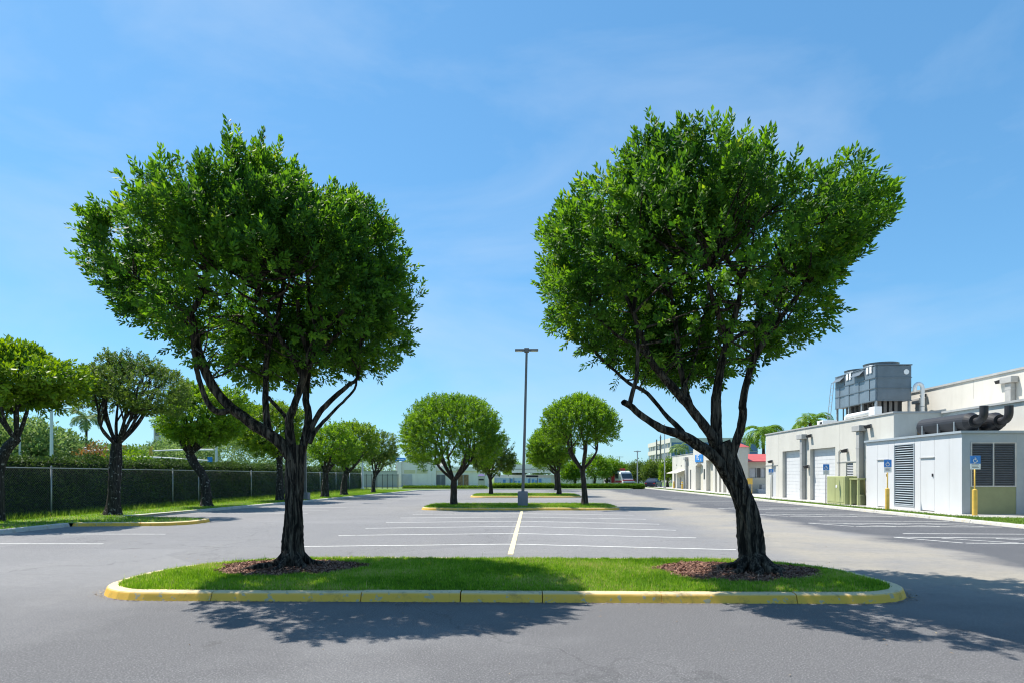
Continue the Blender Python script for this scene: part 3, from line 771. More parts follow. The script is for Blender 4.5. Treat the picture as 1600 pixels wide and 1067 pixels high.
# ------------------------------------------------------------------ the two foreground trees
def big_tree(label, base_d, trunk_px, trunk_r, limbs, outline, D, n_shoot, seed, roots, lean_y=0.0, dcrown=0.0, floor_cut=None):
    rng = np.random.default_rng(seed); d0 = base_d
    b = at(trunk_px[0][0], trunk_px[0][1], d0); b[2] = 0.13
    root = thing("shade_tree", label, "tree", tuple(b), "shade trees on the near traffic island")
    tp = [at(x, y, d0) for x, y in trunk_px]; tp[0][2] = 0.06
    path = catmull(tp, 0.05)
    V, F = woody(path, trunk_r[0] * .79, trunk_r[1] * .79, 56, seed, 0.15, flare=0.62, flare_h=0.13, base_roots=10, twist=2.6)
    tr = tri_mesh("trunk", V, F, M_BARK, root, smooth=True)
    # buttress roots
    for a, L, r in roots:
        p0 = b + np.array((math.cos(a) * .10, math.sin(a) * .10, 0.26)); p1 = b + np.array((math.cos(a) * .30, math.sin(a) * .30, 0.09))
        p2 = b + np.array((math.cos(a + .15) * L * .7, math.sin(a + .15) * L * .7, 0.06)); p3 = b + np.array((math.cos(a - .1) * L, math.sin(a - .1) * L, -0.03))
        V, F = woody(catmull([p0, p1, p2, p3], .06), r, r * .35, 10, int(rng.integers(1e6)), 0.18)
        tri_mesh("root", V, F, M_BARK, root, smooth=True)
    nodes, nr = [], []
    for pts, r0, r1, dy0, dy1 in limbs:
        n = len(pts); P = [at(x, y, d0 + dy0 + (dy1 - dy0) * (i / (n - 1))) for i, (x, y) in enumerate(pts)]
        pth = catmull(P, 0.07); pth[2:] += np.cumsum(rng.normal(0, .006, pth[2:].shape), 0) * 0.6
        V, F = woody(pth, r0 * .80, r1 * .80, 18, int(rng.integers(1e6)), 0.13, twist=3)
        tri_mesh("limb", V, F, M_BARK, root, smooth=True)
        k = max(1, len(pth) // 14); s = len(pth) // 3
        nodes += list(pth[s::k]); nr += list(np.linspace(r0, r1, len(pth))[s::k])
    nodes = np.array(nodes); nr = np.array(nr)
    dc = d0 + dcrown; cx, cy = np.mean([p[0] for p in outline]), np.mean([p[1] for p in outline])
    ow = np.array([at(x, y, dc) for x, y in outline]); cw = at(cx, cy, dc)
    cr = Crown(cw, ow[:, [0, 2]], D, 0.035, seed); cr.fit(np.array((cx, cy)), outline, 7.0, 14)
    # inner boughs, then twigs
    T1_, _, _ = cr.sample(46, 0.35, 0.62, rng); T1_ = T1_[T1_[:, 2] > cw[2] - 1.3]
    parts = twig_net(nodes, nr, T1_, rng, 0.014, 0.055)
    n2 = np.vstack([nodes, T1_]); r2 = np.concatenate([nr, np.full(len(T1_), .02)])
    T2_, _, _ = cr.sample(230, 0.7, 0.93, rng)
    parts += twig_net(n2, r2, T2_, rng, 0.006, 0.022)
    V, F = merge(parts); tri_mesh("boughs", V, F, M_BARK, root, smooth=True, kind="stuff")
    # leafy shoots
    n_out = int(n_shoot * .66); n_in = n_shoot - n_out
    nc_ = n_out // 6; B1, d1, q1 = cr.sample(nc_, 0.80, 0.975, rng, 0.7); B1 = np.repeat(B1, 6, 0) + np.clip(rng.normal(0, .10, (nc_ * 6, 3)), -.2, .2); d1 = np.repeat(d1, 6, 0); q1 = np.repeat(q1, 6); B2, d2, q2 = cr.sample(n_in, 0.45, 0.82, rng)
    B = np.vstack([B1, B2]); d = np.vstack([d1, d2]); rho = np.concatenate([q1, q2])
    low = (d[:, 2] < -0.42) & (d[:, 1] < 0.30)
    hollow = low & (rng.uniform(0, 1, len(B)) < np.clip(0.35 + 0.9 * (-d[:, 2] - .42) + np.where(rho < .8, .35, 0), 0, .97))
    hollow |= (d[:, 1] < .15) & (d[:, 2] < -.16) & (np.abs(d[:, 0]) < .72) & (rng.uniform(0, 1, len(B)) < .68)
    # soft gaps following a 3-D noise
    kx = np.random.default_rng(seed + 5).normal(0, 1.5, (6, 3)); g = np.sin(B @ kx.T + np.arange(6)).mean(1)
    gap = (g > 0.25) & (rng.uniform(0, 1, len(B)) < np.where(rho > .9, .55, .88))
    keep = ~(hollow | gap)
    if floor_cut is not None: keep &= B[:, 2] > floor_cut
    B, d, rho = B[keep], d[keep], rho[keep]; n = len(B)
    A = unit(d * 0.75 + np.array((0, 0, 0.75)) + rng.normal(0, .30, (n, 3)))
    A[:, 2] = np.where(d[:, 2] < -0.3, A[:, 2] - .55, A[:, 2]); A = unit(A)
    top = (d[:, 2] > 0.25) & (rho > .93) & (rng.uniform(0, 1, n) < .26)
    Ls = rng.uniform(.16, .34, n); Ls[top] = rng.uniform(.24, .42, top.sum()); A[top] = unit(A[top] + np.array((0, 0, 1.2)))
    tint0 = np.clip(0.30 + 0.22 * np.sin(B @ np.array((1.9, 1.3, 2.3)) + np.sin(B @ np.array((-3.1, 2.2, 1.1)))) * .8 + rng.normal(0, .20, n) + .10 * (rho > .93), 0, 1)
    V1, F1, t1 = shoots(B[~top], A[~top], Ls[~top], 15, 0.102, 0.44, rng, tint0[~top])
    V2, F2, t2 = shoots(B[top], A[top], Ls[top], 30, 0.10, 0.42, rng, tint0[top] + .1, open_=.8)
    tri_mesh("crown", np.vstack([V1, V2]), np.vstack([F1, F2 + len(V1)]), M_LEAF, root, np.concatenate([t1, t2]), "stuff")
    return root

L_OUT = [(104,412),(124,372),(158,330),(188,280),(215,268),(250,262),(285,246),(320,236),(355,246),(390,240),(430,250),(465,258),(500,265),(530,288),(565,298),(600,318),(628,350),(634,395),(650,435),(648,500),(642,560),(618,574),(590,588),(560,592),(525,598),(480,604),(430,606),(380,606),(335,596),(290,568),(265,535),(235,518),(195,492),(160,470),(140,445)]
L_LIMBS = [
 ([(456,716),(440,694),(424,681),(392,661),(354,631),(329,598),(311,555),(302,508),(297,486)], .125, .070, -.02, -.55),
 ([(360,640),(342,643),(325,627),(311,584),(307,556),(303,520)], .06, .045, -.32, -.50),
 ([(298,492),(278,478),(246,462),(214,430)], .06, .02, -.55, -.9), ([(297,490),(315,462),(328,415),(330,370)], .06, .02, -.55, -.3),
 ([(420,678),(416,640),(415,600),(416,560),(420,534),(428,500),(437,462),(440,415)], .075, .03, .0, .9),
 ([(420,620),(432,637),(448,656),(455,690)], .035, .05, .5, .05),
 ([(457,716),(453,680),(453,655),(460,635),(473,593),(481,560),(498,522),(523,500),(548,470)], .10, .03, 0, -.4),
 ([(472,588),(455,555),(437,528),(412,480),(400,430),(392,380)], .055, .02, -.1, -.7), ([(498,522),(486,485),(480,440),(470,390)], .045, .02, -.3, .3),
 ([(468,716),(476,690),(482,655),(478,619),(481,580),(482,556),(470,520),(462,470)], .09, .04, .05, .4),
 ([(482,690),(488,665),(500,643),(523,619),(545,600),(558,590),(561,551),(566,520),(590,480)], .062, .025, .05, .6),
 ([(484,692),(493,672),(515,648),(540,622),(553,606),(556,592)], .045, .022, .0, .35),
 ([(482,560),(510,540),(545,505),(570,470),(590,420)], .04, .015, 0, -.8),
]
big_tree("rounded shade tree with upright twisted trunk, left one on the near yellow-kerbed island", 11.35,
         [(459,890),(458,868),(458,830),(459,790),(460,750),(462,712),(464,694)], (.215, .165), L_LIMBS, L_OUT, 2.75, 13500, 21,
         [(3.75, .95, .085), (4.4, .60, .085), (5.4, .55, .08), (.2, .62, .075), (1.6, .6, .08), (2.7, .6, .08)])

R_OUT = [(840,380),(834,352),(866,318),(902,286),(938,246),(973,222),(1010,214),(1050,193),(1090,193),(1125,186),(1155,192),(1195,208),(1240,224),(1285,234),(1330,252),(1380,276),(1428,308),(1412,352),(1370,392),(1340,430),(1315,470),(1300,510),(1270,545),(1230,555),(1190,578),(1150,600),(1110,606),(1060,608),(1010,605),(965,590),(925,566),(895,540),(870,516),(848,480),(842,430)]
R_LIMBS = [
 ([(1136,742),(1120,718),(1101,702),(1069,682),(1033,669),(1004,649),(986,634),(977,629)], .125, .052, -.02, -.75),
 ([(984,632),(988,612),(994,589),(995,555),(996,525),(990,490)], .045, .025, -.7, -.9),
 ([(1072,684),(1060,668),(1045,653),(1022,625),(1005,609),(985,600),(950,570)], .055, .025, -.25, .4),
 ([(1122,704),(1110,680),(1093,657),(1061,617),(1033,585),(1016,561),(1004,528),(985,480)], .11, .04, .0, -.5),
 ([(1093,657),(1078,630),(1066,590),(1060,560),(1057,520),(1050,470),(1040,410)], .07, .025, -.1, .7),
 ([(1122,704),(1117,670),(1118,621),(1127,569),(1137,528),(1150,480),(1160,420)], .115, .04, .05, .3),
 ([(1135,535),(1160,522),(1185,508),(1220,470),(1250,430)], .05, .02, .25, .7), ([(1137,528),(1120,490),(1105,440),(1100,380)], .055, .02, .3, -.5),
 ([(1140,722),(1150,690),(1162,648),(1161,628),(1170,589),(1181,556),(1200,520),(1230,480),(1270,430)], .092, .03, -.02, -.55),
 ([(1016,561),(995,540),(960,520),(920,480)], .04, .015, -.35, -.9), ([(1061,617),(1080,580),(1090,540),(1095,500)], .03, .015, -.2, .9),
]
big_tree("leaning shade tree with lopsided crown, right one on the near yellow-kerbed island", 10.75,
         [(1177,897),(1175,872),(1173,840),(1167,797),(1152,757),(1135,718),(1123,694)], (.225, .20), R_LIMBS, R_OUT, 2.85, 14500, 44,
         [(3.7, .65, .10), (4.5, .52, .12), (5.3, .58, .115), (6.1, .6, .085), (2.6, .8, .08), (1.4, .6, .08)])

# ------------------------------------------------------------------ smaller trees
def clump_leaves(cr, n, leafL, leafW, rng, lo=.55, hi=1.0, clump=14, spread=.16, up=.5, bottom=-0.75):
    nc = n // clump; B, d, rho = cr.sample(nc, lo, hi, rng, .6); k = d[:, 2] > bottom + rng.uniform(-.15, .15, nc)
    kx = rng.normal(0, 1.3, (5, 3)); k &= ~((np.sin(B @ kx.T + np.arange(5)).mean(1) > .34) & (rng.uniform(0, 1, nc) < .6))
    B, d, rho = B[k], d[k], rho[k]; nc = len(B)
    P = (B[:, None] + np.clip(rng.normal(0, spread, (nc, clump, 3)), -1.5 * spread, 1.5 * spread)).reshape(-1, 3); dd = np.repeat(d, clump, 0); m = len(P)
    D = unit(dd * .7 + np.array((0, 0, up * .5)) + rng.normal(0, .65, (m, 3))); S = unit(np.cross(D, rng.normal(0, 1, (m, 3)) + np.array((0, 0, .8))))
    L = leafL * rng.uniform(.65, 1.25, m); t = np.repeat(np.clip(.42 + .2 * np.sin(B @ np.array((1.7, 2.3, 1.1))) + rng.normal(0, .16, nc), 0, 1), clump) + rng.normal(0, .12, m)
    V, F = leaf_quads(P, D, S, L, L * leafW); return V, F, np.repeat(np.clip(t, 0, 1), 4)

def small_tree(label, base, d, trunk_pts, r0, outline, n, leafL, m_leaf, seed, m_bark=M_BARK_M, D=None, limbs=6, limb_r=.48, name="lot_tree", group=None, fork_spread=.55, leafW=.5, clump=14, spread=.16, ztrunk=.12, lo=.5, bottom=-.75, gapt=.34):
    """trunk_pts: pixels from the base to the fork; outline: crown outline in pixels"""
    rng = np.random.default_rng(seed); P = [at(x, y, d) for x, y in trunk_pts]; P[0][2] = ztrunk - .04
    b = P[0].copy(); b[2] = ztrunk; root = thing(name, label, "tree", tuple(b), group)
    V, F = woody(catmull(P, .15), r0, r0 * .75, 14, seed, .12, flare=.5, flare_h=.25, base_roots=6, twist=1.5)
    tri_mesh("trunk", V, F, m_bark, root, smooth=True)
    ow = np.array([at(x, y, d) for x, y in outline]); c = ow.mean(0); wx = np.ptp(ow[:, 0]) / 2
    cr = Crown(c, ow[:, [0, 2]], D or wx * .95, .10, seed); cr.fit(np.mean(outline, axis=0), outline, 0.0); f = P[-1]; nodes, nr = [], []
    for i in range(limbs):
        a = 2 * math.pi * (i + rng.uniform(-.25, .25)) / limbs; dirv = np.array((math.cos(a) * fork_spread, math.sin(a) * fork_spread, rng.uniform(.35, .7))); dirv /= np.linalg.norm(dirv)
        tip = c + dirv * np.array((1, 1, .6)) * cr.R(dirv[None])[0] * .62
        if tip[2] < f[2] + .3: tip[2] = f[2] + .5
        mid = f + (tip - f) * .45 + np.array((math.cos(a), math.sin(a), -.1)) * .12 * np.linalg.norm(tip - f) + rng.normal(0, .07, 3) * np.linalg.norm(tip - f)
        pth = catmull([f - np.array((0, 0, .12)), mid, tip], .15); V, F = woody(pth, r0 * limb_r * rng.uniform(.85, 1.15), .022, 8, int(rng.integers(1e6)), .1)
        tri_mesh("limb", V, F, m_bark, root, smooth=True)
        if d < 70:                                       # each limb forks again
            j = int(len(pth) * rng.uniform(.3, .5)); q0 = pth[j]; side = np.array((-math.sin(a), math.cos(a), 0)) * rng.choice((-1, 1)); L_ = np.linalg.norm(tip - q0)
            p2_ = catmull([q0, q0 + (tip - q0) * .45 + side * .22 * L_, q0 + (tip - q0) * .9 + side * .5 * L_ + np.array((0, 0, .15 * L_))], .15); V, F = woody(p2_, r0 * limb_r * .6, .016, 7, int(rng.integers(1e6)), .1)
            tri_mesh("limb", V, F, m_bark, root, smooth=True); nodes += list(p2_[1::2]); nr += list(np.linspace(r0 * .3, .02, len(p2_))[1::2])
        nodes += list(pth[len(pth) // 3::2]); nr += list(np.linspace(r0 * .5, .02, len(pth))[len(pth) // 3::2])
    T, _, _ = cr.sample(70, .55, .9, rng); V, F = merge(twig_net(np.array(nodes), np.array(nr), T, rng, .008, .03)); tri_mesh("boughs", V, F, m_bark, root, kind="stuff")
    if d < 70:
        ns = n // 10; B, dd, rho = cr.sample(ns, lo, .985, rng, .55); k = dd[:, 2] > bottom + rng.uniform(-.3, .35, ns)
        kx = rng.normal(0, 1.5, (5, 3)); gz = np.sin(B @ kx.T + np.arange(5)).mean(1); k &= ~((gz > gapt) & (rng.uniform(0, 1, ns) < .8)); B, dd, rho, gz = B[k], dd[k], rho[k], gz[k]; ns = len(B)
        A = unit(dd * .8 + np.array((0, 0, .6)) + rng.normal(0, .35, (ns, 3))); Ls = spread * rng.uniform(1.0, 2.2, ns)
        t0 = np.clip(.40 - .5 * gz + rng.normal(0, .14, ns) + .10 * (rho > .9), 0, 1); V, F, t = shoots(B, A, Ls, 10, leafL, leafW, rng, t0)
    else: V, F, t = clump_leaves(cr, n, leafL, leafW, rng, lo, 1.0, clump, spread, bottom=bottom)
    tri_mesh("crown", V, F, m_leaf, root, t, "stuff")
    return root

def ell(cx, cy, rx, ryt, ryb, n=28, k=2.2, jit=.09, seed=1):
    rs = np.random.default_rng(seed); out = []
    for i in range(n):
        a = 2 * math.pi * i / n; ca, sa = math.cos(a), math.sin(a); q = (abs(ca) ** k + abs(sa) ** k) ** (-1 / k) * (1 + rs.normal(0, jit))
        out.append((cx + rx * q * ca, cy - (ryt if sa > 0 else ryb) * q * sa))
    return out

GI = "trees on the middle traffic island"
small_tree("broad round tree left of the lamp post on the middle island", None, 35.4, [(709,789),(709,770),(709,748)], .19, ell(706,682,80,64,66,seed=3,jit=.035), 62000, .125, M_LEAF_B, 101, group=GI, limbs=7, spread=.20, bottom=-.50)
small_tree("domed tree with bare lower limbs right of the lamp post on the middle island", None, 35.9, [(914,788),(913,765),(911,742),(910,732)], .165, [(848,668),(852,645),(868,632),(885,626),(905,620),(930,626),(950,640),(963,652),(967,672),(963,688),(940,694),(915,705),(895,716),(880,715),(865,700),(853,690)], 40000, .125, M_LEAF_B, 102, group=GI, limbs=7, spread=.19, bottom=-.42)
GI3 = "trees on the farthest traffic island"
small_tree("small tree behind the broad round tree, left on the farthest island", None, 56.5, [(767,772),(767,758),(766,748)], .17, ell(771,716,36,34,26,seed=5), 22000, .16, M_LEAF_O, 103, group=GI3, spread=.22)
small_tree("yellow-green tree right on the farthest island, partly behind the domed tree", None, 55.5, [(874,773),(873,755),(872,738)], .19, ell(862,700,36,30,32,seed=6), 26000, .16, M_LEAF_B, 104, group=GI3, spread=.22)
small_tree("tree at the far lot edge whose trunk shows beside the farthest island", None, 76, [(869,765),(869,752),(868,740)], .2, ell(858,716,30,22,22,seed=7), 9000, .18, M_LEAF_Y, 105, spread=.24)

GF = "trees along the chain-link fence"
small_tree("tree with large yellow-green leaves at the left picture edge by the fence", None, 23.0, [(-4,818),(-3,780),(-2,735),(8,705),(26,684)], .20,
           [(-110,600),(-95,560),(-50,545),(-10,540),(30,546),(70,560),(100,570),(128,566),(146,590),(150,612),(132,630),(95,636),(50,640),(10,640),(-50,650),(-95,640)], 22000, .21, M_LEAF_Y, 111, M_BARK_G, gapt=.27, bottom=-.9, D=2.6, limb_r=.36, group=GF, limbs=7, leafW=.42, spread=.2, clump=10)
small_tree("olive flat-topped tree with thick trunk in front of the fence", None, 26.9, [(177,806),(178,770),(181,720),(182,692)], .26,
           [(108,640),(112,600),(128,574),(155,556),(185,550),(218,555),(250,570),(280,582),(298,606),(296,640),(272,658),(240,648),(200,640),(170,642),(135,656)], 34000, .11, M_LEAF_O, 112, M_BARK_G, gapt=.27, bottom=-.9, D=2.5, limb_r=.26, group=GF, limbs=12, fork_spread=.8, spread=.14)
small_tree("fence tree with forked sprawling limbs left of the upright shade tree's trunk", None, 34.6, [(322,792),(322,770),(318,745),(303,722),(296,708)], .26,
           ell(318,650,72,48,46,seed=12,k=2.1), 32000, .16, M_LEAF_B, 113, M_BARK_G, gapt=.27, bottom=-.9, limb_r=.36, group=GF, limbs=9, fork_spread=.8, spread=.2)
small_tree("fence tree half hidden behind the upright shade tree's trunk", None, 43, [(437,782),(437,760),(437,735),(437,715)], .24,
           ell(418,672,68,36,36,seed=13), 24000, .17, M_LEAF_Y, 114, M_BARK_G, gapt=.27, bottom=-.9, group=GF, limbs=8, fork_spread=.8, spread=.22)
small_tree("third fence tree from the far end, dark forked trunk", None, 50, [(508,777),(508,757),(509,738)], .27,
           ell(522,700,44,38,28,seed=14), 15000, .17, M_LEAF_B, 115, M_BARK_G, gapt=.27, bottom=-.9, group=GF, limbs=7, fork_spread=.8, spread=.22)
small_tree("second fence tree from the far end, crown touching its neighbours", None, 55, [(537,774),(538,752),(541,738)], .27,
           ell(556,694,38,34,28,seed=15), 13000, .18, M_LEAF_Y, 116, M_BARK_G, gapt=.27, bottom=-.9, group=GF, limbs=7, fork_spread=.8, spread=.22)
small_tree("farthest fence tree with low V-shaped limbs near the railing gate", None, 63, [(583,770),(584,755),(585,744)], .2,
           ell(592,704,30,28,24,seed=16), 11000, .18, M_LEAF_O, 117, M_BARK_G, gapt=.27, bottom=-.9, group=GF, limbs=6, fork_spread=.9, spread=.22)

# row of trees beyond the far kerb, right of centre
GB = "background trees beyond the far kerb"
bgt = [((899,756), 98, ell(893,738,17,16,12,seed=20), M_LEAF_B, "low rounded background tree just left of the domed tree's trunk"),
       ((929,757), 97, ell(932,732,22,21,16,seed=21), M_LEAF_B, "largest dark background tree just right of the domed tree's trunk"),
       ((948,757), 101, ell(954,735,16,18,12,seed=22), M_LEAF_B, "background tree behind the white and red van"),
       ((975,757), 112, ell(974,739,16,13,10,seed=23), M_LEAF_B, "pale distant tree above the white and red van's roof"),
       ((997,757), 106, ell(996,740,16,20,14,seed=24), M_LEAF_O, "olive background tree standing around the T-headed lamp post"),
       ((1020,757), 100, ell(1022,740,19,20,14,seed=25), M_LEAF_O, "broad olive tree in front of the office block"),
       ((1043,760), 94, ell(1043,738,9,24,22,seed=26), M_LEAF_Y, "narrow yellow-green tree at the corner of the shop building"),
       ((803,757), 104, ell(803,740,15,17,12,seed=27), M_LEAF_B, "round background tree left of the lamp post, beside the long low building"),
       ((843,745), 135, ell(842,733,26,14,8,seed=28), M_LEAF_Y, "distant tree top showing above the long low building's roof"),
       ((650,735), 125, ell(655,724,24,16,8,seed=29), M_LEAF_Y, "distant tree top showing above the blank white building"),
       ]
for i, (bp, d, o, m, lb) in enumerate(bgt):
    small_tree(lb, None, d, [(bp[0], HOR + 1650 / d), (bp[0], HOR + 900 / d), (bp[0] + 1, HOR + 100 / d)], .2, o, 5200, .30, m, 200 + i, M_BARK_G, name="background_tree", group=GB, limbs=5, spread=.3, clump=12, ztrunk=.1, lo=.4)

# woodland behind the hedge on the left: reads as one mass
rngw = np.random.default_rng(77); Vs, Fs, Ts, off = [], [], [], 0
clumps = [(-40,50,640,4.5),(0,52,650,3.6),(36,50,648,3.0),(68,54,660,2.6),(95,57,676,2.6),(122,60,690,3),(150,66,694,3),(180,70,698,3.5),(210,70,702,3.5),(245,74,694,4),(285,80,678,4.6),(325,84,668,7),(365,88,672,7),(405,92,676,7),(450,96,684,6),(500,102,692,6),(545,110,696,6),(585,120,704,6)]
for (px, d, yt, r) in clumps:
    top = CAM_H + (HOR - yt) / 1000 * d; c = np.array((*XY(px, d), top * .5)); th = np.linspace(0, 6.283, 24)[:-1]
    o = np.c_[c[0] + r * np.cos(th), c[2] + top * .47 * np.sin(th)]; cr = Crown(c, o, r, .2, int(px + 100))
    V, F, t = clump_leaves(cr, 6500, .32, .55, rngw, .5, 1.0, 12, .3, bottom=-2); Vs.append(V); Fs.append(F + off); Ts.append(t); off += len(V)
wd = tri_mesh("woodland", np.vstack(Vs), np.vstack(Fs), M_LEAF_P, None, np.concatenate(Ts), "stuff")
tag(wd, "pale green mass of trees beyond the clipped hedge", "woodland")
# rust-coloured flowering shrub
def shrub(label, px, d, ytop, w, m, n, leafL, seed, ybot=None):
    rng = np.random.default_rng(seed); z1 = CAM_H + (HOR - ytop) / 1000 * d; x, y = XY(px, d); c = np.array((x, y, z1 * .5)); th = np.linspace(0, 6.283, 20)[:-1]
    root = thing("shrub", label, "shrub", (x, y, 0.0)); cr = Crown(c, np.c_[c[0] + w * np.cos(th), c[2] + z1 * .5 * np.sin(th)], w, .2, seed)
    for i in range(5):
        a = i * 1.257; V, F = woody(catmull([np.array((x, y, -.05)), np.array((x + .2 * w * math.cos(a), y + .2 * w * math.sin(a), z1 * .3)), np.array((x + .6 * w * math.cos(a), y + .6 * w * math.sin(a), z1 * .7))], .3), .05, .015, 6, i)
        tri_mesh("stem", V, F, M_BARK_M, root)
    V, F, t = clump_leaves(cr, n, leafL, .5, rng, .4, 1.0, 10, .2, bottom=-2); tri_mesh("foliage", V, F, m, root, t, "stuff")
shrub("rust-orange flowering shrub showing above the hedge", 150, 52, 690, 1.7, M_LEAF_R, 3500, .2, 301)
shrub("bright yellow-green bush showing above the hedge beside the thick trunk", 205, 47, 700, 2.4, M_LEAF_Y, 3500, .22, 302)

# clipped hedge behind the fence and low hedge at the far kerb
def hedge(name, label, poly, z0, z1, n, leafL, m, seed):
    rng = np.random.default_rng(seed); P = np.asarray(poly, float); c = P.mean(0)
    root = thing(name, label, "hedge", (c[0], c[1], z0)); ip = offset_poly(poly, .14)
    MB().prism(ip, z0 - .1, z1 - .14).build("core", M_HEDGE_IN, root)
    V3, D3 = [], []; k = len(P); lens = [np.linalg.norm(P[(i + 1) % k] - P[i]) for i in range(k)]; areas = [L * (z1 - z0) for L in lens]
    bb = np.ptp(P, axis=0); At = abs(sum(P[i][0] * P[(i + 1) % k][1] - P[(i + 1) % k][0] * P[i][1] for i in range(k))) / 2; tot = sum(areas) + At
    for i in range(k):
        a, b = P[i], P[(i + 1) % k]; m_ = int(n * areas[i] / tot); t = rng.uniform(0, 1, m_); e = (b - a) / lens[i]; nn = np.array((e[1], -e[0]))
        q = a + np.outer(t, b - a) + np.outer(rng.normal(-.05, .06, m_), nn); V3.append(np.c_[q, rng.uniform(z0, z1, m_)]); D3.append(np.tile((nn[0], nn[1], .1), (m_, 1)))
    m_ = int(n * At / tot * 1.3); q = scatter(poly, m_); V3.append(np.c_[q, z1 + rng.normal(-.03, .07, m_) + (z1 - z0) * (.045 * np.sin(q[:, 1] * .9) + .03 * np.sin(q[:, 1] * 3.1 + q[:, 0]) + .025 * np.sin(q[:, 0] * 2.1))]); D3.append(np.tile((0, 0, 1.0), (m_, 1)))
    Pp = np.vstack(V3); D = unit(np.vstack(D3) * .7 + rng.normal(0, .6, Pp.shape)); S = unit(np.cross(D, rng.normal(0, 1, Pp.shape))); L = leafL * rng.uniform(.6, 1.3, len(Pp))
    V, F = leaf_quads(Pp, D, S, L, L * .55); t = np.clip(.4 + .2 * np.sin(Pp[:, 1] * 2 + Pp[:, 2] * 3) + rng.normal(0, .22, len(Pp)), 0, 1)
    tri_mesh("foliage", V, F, m, root, np.repeat(t, 4), "stuff"); return root
hedge("clipped_hedge", "long dark clipped hedge behind the chain-link fence", [(-21.9, 10), (-20.35, 10), (-20.35, 77), (-21.9, 77)], .12, 2.48, 105000, .11, M_LEAF_H, 311)
hedge("low_hedge", "low trimmed hedge along the far kerb in front of the long low building", [(XY(770, 84)[0], 84), (XY(866, 84)[0], 84), (XY(866, 84)[0], 85.4), (XY(770, 84)[0], 85.4)], .1, .62, 12000, .14, M_LEAF_Y, 312)
hedge("low_hedge", "low hedge along the far kerb in front of the white and red van", [(XY(874, 86)[0], 86), (XY(1006, 86)[0], 86), (XY(1006, 86)[0], 87.3), (XY(874, 86)[0], 87.3)], .1, .55, 14000, .14, M_LEAF_B, 313)
hedge("low_hedge", "strip of low ground-cover planting in front of the blank white building", [(XY(628, 83)[0], 83), (XY(760, 83)[0], 83), (XY(760, 83)[0], 84), (XY(628, 83)[0], 84)], .1, .35, 7000, .14, M_LEAF_Y, 314)

# palms
def palm(label, base, z1, r, nf, fl, m, seed, lean=(0, 0), droop=1.0, group="palms"):
    rng = np.random.default_rng(seed); x, y = base; root = thing("palm_tree", label, "palm", (x, y, 0), group)
    top = np.array((x + lean[0], y + lean[1], z1)); V, F = woody(catmull([np.array((x, y, -.1)), np.array((x + lean[0] * .3, y + lean[1] * .3, z1 * .5)), top], .25), r, r * .7, 12, seed, .05)
    tri_mesh("trunk", V, F, M_BARK_M, root, smooth=True)
    for i in range(nf):
        a = 2.4 * i + rng.uniform(-.2, .2); el = math.radians(rng.uniform(5, 72)); L = fl * rng.uniform(.85, 1.1); n = 16; pts = []; p = top.copy(); e = el
        for k in range(n):
            pts.append(p.copy()); p = p + np.array((math.cos(a) * math.cos(e), math.sin(a) * math.cos(e), math.sin(e))) * L / n; e -= droop * math.radians(9) * (.5 + k / n)
        pts = np.array(pts); T = unit(np.gradient(pts, axis=0)); rv, rf = woody(pts, .03, .008, 4, i, .0); m_ = 34; tt = np.linspace(.12, .99, m_); Vp, Fp, of = [rv], [np.concatenate([rf[:, [0, 1, 2]], rf[:, [0, 2, 3]]])], len(rv)
        for sgn in (-1, 1):
            ii = tt * (n - 1); B = np.c_[[np.interp(ii, np.arange(n), pts[:, j]) for j in range(3)]].T; Tt = unit(np.c_[[np.interp(ii, np.arange(n), T[:, j]) for j in range(3)]].T)
            sd_ = unit(np.cross(Tt, (0, 0, 1.0))) * sgn; D = unit(sd_ * .8 + Tt * .55 + np.array((0, 0, -.35)) + rng.normal(0, .1, B.shape)); S = unit(np.cross(D, np.cross(Tt, sd_)))
            Lf = fl * .26 * np.sin(np.pi * (tt * .85 + .1)); v, f = leaf_quads(B, D, S, Lf + .05, Lf * .12 + .02, .02); Vp.append(v); Fp.append(f + of); of += len(v)
        V = np.vstack(Vp); F = np.vstack(Fp); tri_mesh("frond", V, F, m, root, np.clip(rng.normal(.5, .2, len(V)), 0, 1))
palm("tall thin palm rising above the hedge beside the white mast", XY(135, 60), CAM_H + (HOR - 655) / 1000 * 60, .13, 16, 2.2, M_LEAF_P, 401, droop=1.1)
palm("left of two palms behind the garage building, over the red roof", (XY(1193, 70)), CAM_H + (HOR - 676) / 1000 * 70, .2, 17, 3.4, M_LEAF_B, 402, droop=1.4)
palm("right of two palms, fronds showing above the garage roof", (XY(1266, 62)), CAM_H + (HOR - 661) / 1000 * 62, .18, 15, 3.0, M_LEAF_B, 403, droop=1.4)
palm("small palm standing behind the shop building's flat roof", XY(1061, 120), CAM_H + (HOR - 700) / 1000 * 120, .18, 14, 3.0, M_LEAF_P, 404, droop=1.2)

# ================================================================== FENCE, POSTS, LAMPS
def bx(name, m, parent, *a, b=0.0, origin=None, label=None):
    o = MB().box(*a, b=b).build(name, m, parent, origin)
    if label: o["label"] = label
    return o

